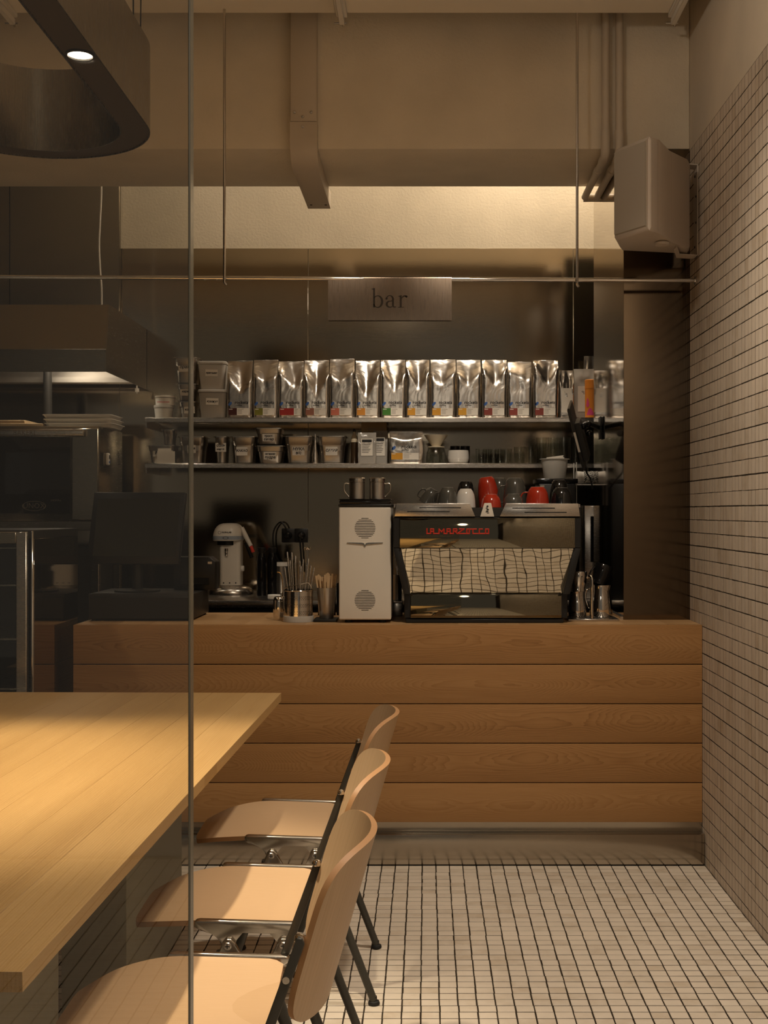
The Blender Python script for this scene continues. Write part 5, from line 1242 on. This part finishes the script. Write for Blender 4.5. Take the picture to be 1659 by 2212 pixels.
# --- black insulated bottles
for px, dd, lb in ((565, 5.80, 'black insulated bottle right of the mixer, the left one'), (588, 5.80, 'black insulated bottle right of the mixer, the right one')):
    t = thing('black_bottle', lb, 'bottle', (X(px,dd), dd, ZW+0.0003), 'black insulated bottles behind the counter')
    r = 10.0*S(dd)
    b = new(); lathe(b, [(r*0.95,0),(r,0.003),(r,0.165),(r*0.86,0.19),(r*0.72,0.205)], 24); finish('body', b, M_BLACK_GLOSS, t)
    b = new(); lathe(b, [(r*0.74,0.2052),(r*0.86,0.218),(r*0.92,0.226),(r*0.90,0.230)], 24); finish('cap', b, M_BLACK, t)
# --- white lidded steel canister behind
t = thing('steel_canister', 'small steel canister with white lid behind the spoons', 'canister', (X(607,5.95), 5.95, ZW+0.0003))
b = new(); lathe(b, [(0.040,0),(0.042,0.003),(0.042,0.135)], 28); finish('body', b, M_STEEL_PAN, t)
b = new(); lathe(b, [(0.043,0.1353),(0.043,0.150),(0.040,0.154)], 28); finish('lid', b, M_WHITE, t)
b = new(); lathe(b, [(0.030,0),(0.030,0.014),(0.028,0.016)], 24)
o = finish('white_jar_lid', b, M_WHITE, loc=(X(592,5.62), 5.62, ZW+0.0003)); tag(o, 'low white lid lying on the steel worktop edge', 'lid')
# --- wall sockets and plug cables
t = thing('wall_socket', 'black double wall socket above the worktop', 'socket', (X(637,6.14), 6.1455, Z(1172,6.14)))
for sx in (-0.0335, 0.0335):
    b = new(); box(b, (sx-0.034,-0.010,0),(sx+0.034,0,0.072), 0.004, 2); fr = finish('frame', b, M_BLACK, t)
    b = new(); lathe(b, [(0.021,0),(0.020,-0.003),(0.019,0.004)], 24, Matrix.Translation((sx,-0.0102,0.036)) @ Matrix.Rotation(PI/2,4,'X')); finish('insert', b, M_BLACK_GLOSS, fr)
for px, zz, lb, path in ((625, 1160, 'black plug and looping cable in the left wall socket', ((0,-0.055,0.0),(-0.008,-0.060,0.045),(-0.035,-0.055,0.068),(-0.068,-0.05,0.02),(-0.066,-0.05,-0.07),(-0.035,-0.05,-0.145),(-0.020,-0.05,-0.19))),
                         (654, 1160, 'black plug in the right wall socket', ((0,-0.050,-0.012),(0.0,-0.052,-0.040),(0.004,-0.05,-0.10),(0.010,-0.05,-0.19)))):
    zc = Z(1172,6.14)+0.036; xc = X(637,6.14)+(-0.0335 if px < 640 else 0.0335)
    t = thing('power_plug', lb, 'plug', (xc, 6.132, zc), 'plugs in the wall socket')
    b = new(); lathe(b, [(0.018,0),(0.018,0.012),(0.012,0.034),(0.008,0.050)], 18, Matrix.Rotation(PI/2,4,'X')); finish('plug_body', b, M_BLACK, t)
    b = new(); tube(b, smooth_path(path,6), 0.0042, 8); finish('cable', b, M_BLACK, t)
# --- small steel milk cup
def base_d(py): return (H-CT)*F/(py-CY)
def steel_cup(name, px, r, h, Dc, lab, cat, m=M_CHROME, z=None, grp=None, taper=0.92):
    t = thing(name, lab, cat, (X(px,Dc), Dc, (z if z is not None else CT)+0.0003), grp)
    b = new(); lathe(b, [(r*taper*0.97,0),(r*taper,0.003),(r,h-0.001),(r+0.0008,h),(r-0.0015,h),(r*taper-0.0015,0.004),(0.001,0.003)], 32, None, True, False); finish('vessel', b, m, t); return t
Dc = 4.74
t = thing('steel_jar', 'small dark chrome jar left of the perforated holder', 'jar', (X(603,Dc), Dc, CT+0.0003))
b = new(); r = 13.0*S(Dc); lathe(b, [(r*0.94,0),(r,0.003),(r,0.074),(r*0.86,0.088),(r*0.70,0.092),(r*0.68,0.092),(r*0.84,0.086),(r*0.96,0.072),(0.001,0.004)], 28, None, True, False); finish('vessel', b, M_CHROME, t)
t = thing('brass_straw', 'thin bent brass straw standing in the small chrome jar', 'straw', (X(603,Dc), Dc, CT+0.006))
b = new(); tube(b, smooth_path([(0.010,0,0),(0.014,0,0.10),(0.012,0,0.155),(0.004,0,0.178),(-0.008,0,0.182)],5), 0.0022, 8); finish('straw', b, M_BRASS, t)
# --- perforated cutlery holder
Dc = 4.675; r = 31.0*S(Dc); h_ = (1346-1278)*S(Dc)
t = thing('cutlery_holder', 'perforated steel cutlery holder full of spoons on the counter', 'holder', (X(645,Dc), Dc, CT+0.0003))
b = new(); lathe(b, [(r+0.003,0),(r+0.0035,0.002),(r+0.0035,0.022),(r+0.0025,0.023),(r+0.0005,0.023),(r+0.0005,0.003)], 40, None, False, False); lathe(b, [(r+0.0005,0.0005),(0.001,0.0005)], 40, None, False, False); finish('plastic_cup_base', b, M_MILKY, t)
b = new(); lathe(b, [(r-0.001,0.0035),(r,0.0045),(r,h_),(r-0.0015,h_),(r-0.0015,0.005),(0.001,0.004)], 40, None, True, False); finish('vessel', b, M_CHROME, t)
b = new(); lathe(b, [(r+0.0005,h_-0.004),(r+0.0018,h_-0.002),(r+0.0005,h_+0.0005)], 40, None, False, False); finish('rim', b, M_CHROME, t)
for row, zc in enumerate((0.036, 0.064, 0.093)):
    b = new()
    for q in range(3):
        for s in range(44):
            a = 2*PI*(s+0.5*(q%2))/44; z = zc+(q-1)*0.0052
            M = Matrix.Rotation(a,4,'Z') @ Matrix.Translation((r+0.0003,0,z)) @ Matrix.Rotation(PI/2,4,'Y')
            b.faces.new([b.verts.new(M @ Vector((0.0016*math.cos(c), 0.0016*math.sin(c), 0))) for c in [2*PI*e/6 for e in range(6)]])
    stuff(finish('hole_band', b, M_BLACK, t))
b = new()
tube(b, smooth_path([(r*0.9,-0.01,h_+0.01),(r*0.7,-0.02,h_+0.028),(0.2*r,-0.03,h_+0.024),(-r*0.6,-0.02,h_+0.014),(-r*0.98,0.0,h_+0.006)],5), 0.0016, 6); finish('wire_loop', b, M_CHROME, t)
rnd = random.Random(5)
spec = [(622,1192,0), (632,1193,0), (640,1200,1), (648,1212,1), (656,1208,0), (664,1216,1), (672,1222,0), (616,1225,1), (679,1226,0), (636,1215,0), (652,1222,1), (668,1206,0), (628,1210,1)]
for i, (px, py, kind) in enumerate(spec):
    a = rnd.uniform(0, 2*PI); rb = rnd.uniform(0.2, 0.6)*r
    bx_, by_ = max(-0.032, min(0.032, (X(px,Dc)-X(645,Dc))*0.45)), 0.028*math.sin(a)
    top = Vector((X(px,Dc+0.02)-X(645,Dc), 0.02*math.sin(a)+0.005, Z(py,Dc)-CT))
    t2 = thing('teaspoon' if kind == 0 else 'fork', '%s standing handle up in the perforated holder' % ('long steel teaspoon' if kind == 0 else 'steel fork'), 'spoon' if kind == 0 else 'fork', (X(645,Dc), Dc, CT+0.0055), '%ss in the perforated holder' % ('teaspoon' if kind == 0 else 'fork'))
    b = new(); p0 = Vector((bx_, by_, 0)); p1 = top-Vector((0,0,0.0055)); 
    tube(b, [p0, p0.lerp(p1,0.5), p0.lerp(p1,0.85), p1-(p1-p0).normalized()*0.004, p1], [0.0018,0.0018,0.0028,0.0036,0.0018], 8, flat=0.4); finish('handle', b, M_STEEL, t2)
    if kind == 0:
        b = new(); bmesh.ops.create_uvsphere(b, u_segments=10, v_segments=6, radius=0.008)
        for v in b.verts: v.co = Vector((v.co.x, v.co.y*0.35, v.co.z*1.5))+p0+Vector((0,0,0.0122))
        finish('bowl', b, M_STEEL, t2)
    else:
        b = new()
        for q in (-1,0,1): tube(b, [p0+Vector((q*0.004,0,0)), p0+Vector((q*0.004,0,0.03))], 0.0012, 6)
        finish('tines', b, M_STEEL, t2)
# milk frother whisk
t2 = thing('milk_frother', 'battery milk frother with a coil head among the spoons', 'frother', (X(664,Dc+0.03), Dc+0.025, CT+0.0055))
b = new(); tube(b, [(-0.004,0,0.0),(-0.002,0,0.11)], [0.011,0.013], 14); finish('grip', b, M_BLACK, t2)
b = new(); tube(b, [(-0.002,0,0.1105),(0.0,0,0.272)], 0.0013, 6); finish('shaft', b, M_CHROME, t2)
b = new(); pts = [(0.012*math.cos(a), 0.012*math.sin(a), 0.276+0.004*math.sin(a*3)) for a in [2*PI*q/30 for q in range(31)]]; tube(b, pts, 0.0024, 6); finish('coil', b, M_CHROME, t2)
# --- stirring sticks in a steel tumbler on a black tray
Dc = 4.70
b = new(); box(b, (-0.045,-0.06,0),(0.045,0.06,0.010), 0.003, 2); o = finish('black_tray', b, M_BLACK, loc=(X(703,Dc-0.03), Dc, CT+0.0003)); tag(o, 'small black tray under the tumbler of sticks', 'tray')
r = 21*S(Dc); h_ = (1336-1270)*S(Dc)
t = thing('steel_tumbler', 'tapered steel tumbler holding wooden stirring sticks', 'tumbler', (X(705,Dc), Dc, CT+0.0106))
b = new(); lathe(b, [(r*0.70,0),(r*0.74,0.003),(r,h_),(r-0.0012,h_),(r*0.73,0.004),(0.001,0.003)], 32, None, True, False); finish('vessel', b, M_STEEL_PAN, t)
for i in range(26):
    a = 2.4*i; rb = 0.018*math.sqrt((i+0.5)/26); rt = 0.034*math.sqrt((i+0.5)/26)
    p0 = Vector((rb*math.cos(a), rb*math.sin(a), 0.0042)); p1 = Vector((rt*math.cos(a)*1.25, rt*math.sin(a), (1336-1240)*S(Dc)-0.012*rnd.random()+0.004*math.cos(a)))
    b = new(); tube(b, [p0, p1], 0.0031, 6, flat=0.35)
    o = finish('stirring_stick', b, M_WOOD_STICK, loc=(X(705,Dc), Dc, CT+0.0106)); tag(o, 'flat wooden stirring stick standing in the steel tumbler', 'stick', 'wooden stirring sticks')
# --- black coffee lids stack between grinder and sticks (seen behind)
for i in range(6):
    b = new(); lathe(b, [(0.006,0),(0.0065,0.002),(0.0065,0.10),(0.004,0.106)], 12)
    o = finish('black_straw', b, M_BLACK_GLOSS, loc=(X(690+i*8,4.95), 4.95+0.008*(i%2), CT+0.0003))
    o.scale = (1,1,1.25); tag(o, 'thick black straw standing behind the wooden stirring sticks', 'straw', 'black straws behind the sticks')
# --- scissors in a cup and a steel box, between grinder and machine
t = steel_cup('steel_cup', 858, 10.5*S(4.95), 0.105, 4.95, 'steel cup with scissors between grinder and espresso machine', 'cup', M_STEEL_PAN, z=CT+0.062)
o2 = thing('steel_knock_box', 'steel box behind the grinder carrying the scissor cup', 'box', (X(857,4.95), 4.95, CT+0.0003))
b = new(); box(b, (-0.024,-0.05,0),(0.024,0.05,0.055), 0.003, 2); finish('body', b, M_STEEL, o2)
b = new(); box(b, (-0.0243,-0.052,0.0553),(0.0243,0.052,0.0615), 0.002, 1); finish('lid', b, M_STEEL, o2)
t = thing('scissors', 'steel scissors standing in the cup beside the grinder', 'scissors', (X(858,4.95), 4.95, CT+0.067))
for s in (-1, 1):
    b = new(); tube(b, smooth_path([(-s*0.004,s*0.001,0),(0,s*0.001,0.11),(s*0.006,s*0.001,0.13),(s*0.010,s*0.001,0.150),(s*0.005,s*0.001,0.168),(-s*0.001,s*0.001,0.152),(s*0.002,s*0.001,0.128)],5), 0.0017, 6); finish('blade', b, M_CHROME, t)
# --- rinser plate with faucet and milk jugs, right end
Dc = 4.70
t = thing('pitcher_rinser', 'steel rinser plate with upright faucet right of the machine', 'rinser', (X(1283,Dc), 4.74, CT+0.0003)); ox = t.location.x
b = new(); box(b, (X(1226,Dc)-ox,-0.055,0),(X(1341,Dc)-ox-0.008,0.085,0.008), 0.002, 1); pl_ = finish('plate', b, M_STEEL, t)
for q in range(8):
    b = new(); box(b, (-0.05+q*0.013,-0.03,0.0081),(-0.045+q*0.013,0.03,0.0088)); finish('drain_slot', b, M_BLACK, pl_)
fx_ = X(1279,4.70)-ox
b = new(); tube(b, smooth_path([(fx_,-0.035,0.008),(fx_,-0.035,0.10),(fx_,-0.035,0.158),(fx_-0.003,-0.028,0.170),(fx_-0.008,-0.010,0.172),(fx_-0.010,0.006,0.166)],6), 0.0062, 12); finish('faucet', b, M_CHROME, t)
zr = CT+0.0092
def pitcher(px, Dc, r, h, z, lab, m=M_CHROME, rot=(0,0,0), hang=0.6, spout=True, grp='milk pitchers on the rinser'):
    t = thing('milk_pitcher', lab, 'pitcher', (X(px,Dc), Dc, z), grp, rot)
    b = new(); lathe(b, [(r*0.96,0),(r,0.003),(r,h*0.30),(r*0.90,h*0.62),(r*0.80,h*0.80),(r*0.84,h),(r*0.80,h),(r*0.77,h*0.80),(r*0.87,h*0.6),(r*0.96,h*0.3),(0.001,0.004)], 32, None, True, False)
    if spout:
        for v in b.verts:
            a = math.atan2(v.co.y, v.co.x)-hang-PI; a = (a+PI)%(2*PI)-PI
            if v.co.z > h*0.8: 
                kk = max(0, 1-abs(a)/0.6)*(v.co.z-h*0.8)/(h*0.2)*0.22
                v.co.x *= 1+kk; v.co.y *= 1+kk
    finish('vessel', b, m, t)
    ca, sa = math.cos(hang), math.sin(hang)
    b = new(); tube(b, smooth_path([(x*ca, x*sa, z) for x, z in ((r*0.82,h*0.86),(r*1.30,h*0.84),(r*1.40,h*0.55),(r*1.15,h*0.28),(r*1.02,h*0.25))],5), 0.0045, 8, flat=0.6); finish('handle', b, m, t)
    return t
Dj = 4.80
pitcher(1247, Dj, 0.036, 0.100, zr, 'steel milk pitcher at the left of the rinser, under another', hang=1.2)
pitcher(1250, Dj, 0.033, 0.078, zr+0.1005+0.0785, 'steel milk pitcher turned over on top of the left pitcher', rot=(PI,0,0), hang=-1.0)
pitcher(1298, Dj, 0.046, 0.125, zr, 'large steel milk pitcher right of the rinser faucet', hang=2.6)
pitcher(1306, Dj+0.01, 0.036, 0.082, zr+0.128+0.074, 'black milk pitcher tipped over on the large steel pitcher', M_BLACK_GLOSS, rot=(PI-0.15,0.35,0), hang=2.8)
# --- black grinder and steel boiler on the back worktop
D = 5.53
t = thing('black_grinder', 'black coffee grinder on the back worktop under the paper filters', 'grinder', (X(1204,D), D+0.10, ZW+0.0003)); hb = Z(1034,D)-ZW
b = new(); box(b, (-0.085,-0.10,0),(0.085,0.10,hb-0.022), 0.006, 2); finish('body', b, M_BLACK, t)
b = new(); box(b, (-0.095,-0.105,hb-0.0216),(0.095,0.105,hb), 0.004, 2); finish('lid', b, M_BLACK_GLOSS, t)
b = new(); box(b, (-0.080,-0.1035,hb-0.10),(-0.06,-0.1003,hb-0.03)); finish('trim', b, M_STEEL, t)
t = thing('filter_tub', 'frosted tub of folded white paper filters on the black grinder', 'tub', (X(1200,D+0.06), D+0.10, ZW+hb+0.0010))
hh = (1032-988)*S(D+0.05)
b = new(); lathe(b, [(0.048,0),(0.050,0.002),(0.062,hh-0.004),(0.070,hh-0.003),(0.070,hh),(0.0605,hh-0.001),(0.049,0.004),(0.001,0.003)], 32, None, True, False); finish('tub', b, M_MILKY, t)
for q, (a, dx, ll) in enumerate(((0.25,-0.012,0.105),(-0.2,0.014,0.10),(0.05,0.0,0.112),(0.4,0.02,0.095))):
    b = new(); prism(b, [(-0.022,0.006),(0.022,0.006),(0.040,ll),(-0.040,ll-0.012)], -0.001-0.012+0.008*q, 0.001-0.012+0.008*q); o = finish('paper_filter', b, M_PAPER, loc=(X(1200,D+0.06)+dx*0.4, D+0.10, ZW+hb+0.0012), rot=(0,a*0.35,0)); tag(o, 'folded white paper coffee filter standing in the frosted tub', 'filter', 'paper filters in the tub')
D = 5.58
t = thing('water_boiler', 'tall steel water boiler beside the column behind the machine', 'boiler', (X(1285,D), D+0.09, ZW+0.0003)); hb2 = Z(1092,D)-ZW
b = new(); box(b, (-0.05,-0.09,0.0),(0.075,0.09,hb2), 0.006, 2); finish('body', b, M_STEEL, t)
b = new(); box(b, (-0.02,-0.0915,0.17),(0.05,-0.0903,hb2-0.05), 0.001, 1); finish('front_panel', b, M_BLACK_GLOSS, t)
b = new(); tube(b, smooth_path([(0.01,-0.0902,0.15),(0.01,-0.13,0.15),(0.01,-0.135,0.12)],4), 0.007, 10); finish('tap', b, M_CHROME, t)
# paper cups lying on a wire rack
t = thing('wire_rack', 'white wire rack under the paper cups beside the tablet', 'rack', (X(1268,5.60), 5.64, ZW+hb2+0.001))
zr2 = Z(1047,5.6)-t.location.z
b = new()
for sx in (-0.05, 0.055):
    for sy in (-0.05, 0.05): tube(b, [(sx,sy,0),(sx,sy,0.20)], 0.0022, 6)
finish('posts', b, M_WHITE, t)
b = new()
for q in range(6): tube(b, [(-0.055,-0.05+q*0.02,zr2),(0.06,-0.05+q*0.02,zr2)], 0.0018, 6)
for sx in (-0.05,0.055): tube(b, [(sx,-0.05,zr2),(sx,0.05,zr2)], 0.0018, 6)
finish('grid', b, M_WHITE, t)
M_SPECK = mat('speckled_paper', (0.72,0.68,0.60), 0.6)
tt = NT(M_SPECK); q = tt.noise(tt.coord('Object'), 230, 2, 0.5); tt.l(tt.ramp(q, ((0.49,(0.03,0.03,0.03)),(0.53,(0.74,0.70,0.62)))), tt.b.inputs['Base Color'])
for i in range(3):
    t = thing('paper_cup', ('white paper cup lying nearest the tablet, mouth to the left','speckled paper cup in the middle of the lying stack','speckled paper cup nearest the column in the lying stack')[i], 'cup', (X(1246+i*16,5.60), 5.63, ZW+hb2+0.001+zr2+0.0340), 'paper cups on the rack', rot=(0,PI/2,0))
    b = new(); lathe(b, [(0.0310,0),(0.0318,0.002),(0.0300,0.004),(0.0245,0.062),(0.0235,0.062),(0.028,0.004),(0.0300,0.0)], 28, None, False, True); finish('cup', b, M_WHITE if i == 0 else M_SPECK, t)
    if i == 0: pass
# --- tablet on a swing arm fixed to the column
t = thing('order_tablet', 'black tablet on a swing arm turned side on by the column', 'tablet', (X(1258,5.20), 5.20, Z(1007,5.20)))
ox, oy, oz = t.location
top = Vector((X(1228,5.16)-ox, 5.16-oy-0.0, Z(874,5.16)-oz)); bot = Vector((X(1262,5.22)-ox, 5.22-oy, Z(1005,5.22)-oz))
up = (top-bot).normalized(); side = Vector((0.25, 1.0, 0)).normalized(); side = (side-up*side.dot(up)).normalized(); nrm = side.cross(up).normalized()
if nrm.x < 0: nrm = -nrm
def slab(w0, th0, th1, a0, a1, m, name, par=t):
    b = new(); vs = []
    for a in (a0, a1):
        p = bot.lerp(top, a)
        vs.append([p+side*-w0+nrm*th0, p+side*w0+nrm*th0, p+side*w0+nrm*th1, p+side*-w0+nrm*th1])
    loft(b, vs); bmesh.ops.bevel(b, geom=list(b.edges), offset=0.002, segments=2, affect='EDGES'); return finish(name, b, m, par)
slab(0.10, 0.0, 0.010, 0.0, 1.0, M_BLACK, 'case')
slab(0.094, -0.0012, -0.0002, 0.03, 0.97, M_SCREEN, 'screen')
slab(0.06, 0.0102, 0.032, 0.10, 0.72, M_BLACK, 'back_shell')
b = new(); p = bot.lerp(top, 0.30)-side*0.1006; q = bot.lerp(top, 0.62)-side*0.1006
loft(b, [[p+nrm*0.0005, p+nrm*0.0095, p+nrm*0.0095-side*0.0006, p+nrm*0.0005-side*0.0006],[q+nrm*0.0005, q+nrm*0.0095, q+nrm*0.0095-side*0.0006, q+nrm*0.0005-side*0.0006]]); finish('sticker', b, M_PAPER, t)
c0 = bot.lerp(top, 0.62)+nrm*0.033
wl = Vector((cx0-0.0105-ox, 5.30-oy, c0.z))
b = new(); tube(b, smooth_path([c0, c0+Vector((0.02,0.01,0.01)), c0+Vector((0.04,0.04,0.012)), wl+Vector((-0.012,0,0.004)), wl+Vector((0.0,0,0))],5), 0.011, 12); finish('swing_arm', b, M_BLACK, t)
for p in (c0+Vector((0.006,0.0,0.0)), c0+Vector((0.036,0.034,-0.03)), c0+Vector((0.03,0.02,0.01))):
    b = new(); bmesh.ops.create_uvsphere(b, u_segments=14, v_segments=8, radius=0.015)
    for v in b.verts: v.co += p
    finish('joint', b, M_BLACK_GLOSS, t)
b = new(); box(b, (wl.x-0.006, wl.y-0.03, wl.z-0.05), (wl.x+0.0006, wl.y+0.03, wl.z+0.05), 0.002, 1); finish('mount_plate', b, M_BLACK, t)
b = new(); tube(b, smooth_path([bot+nrm*0.006, bot+Vector((0.01,0,-0.03)), bot+Vector((0.03,0.02,-0.06)), bot+Vector((0.05,0.10,-0.10))],5), 0.004, 8); finish('cable', b, M_BLACK, t)
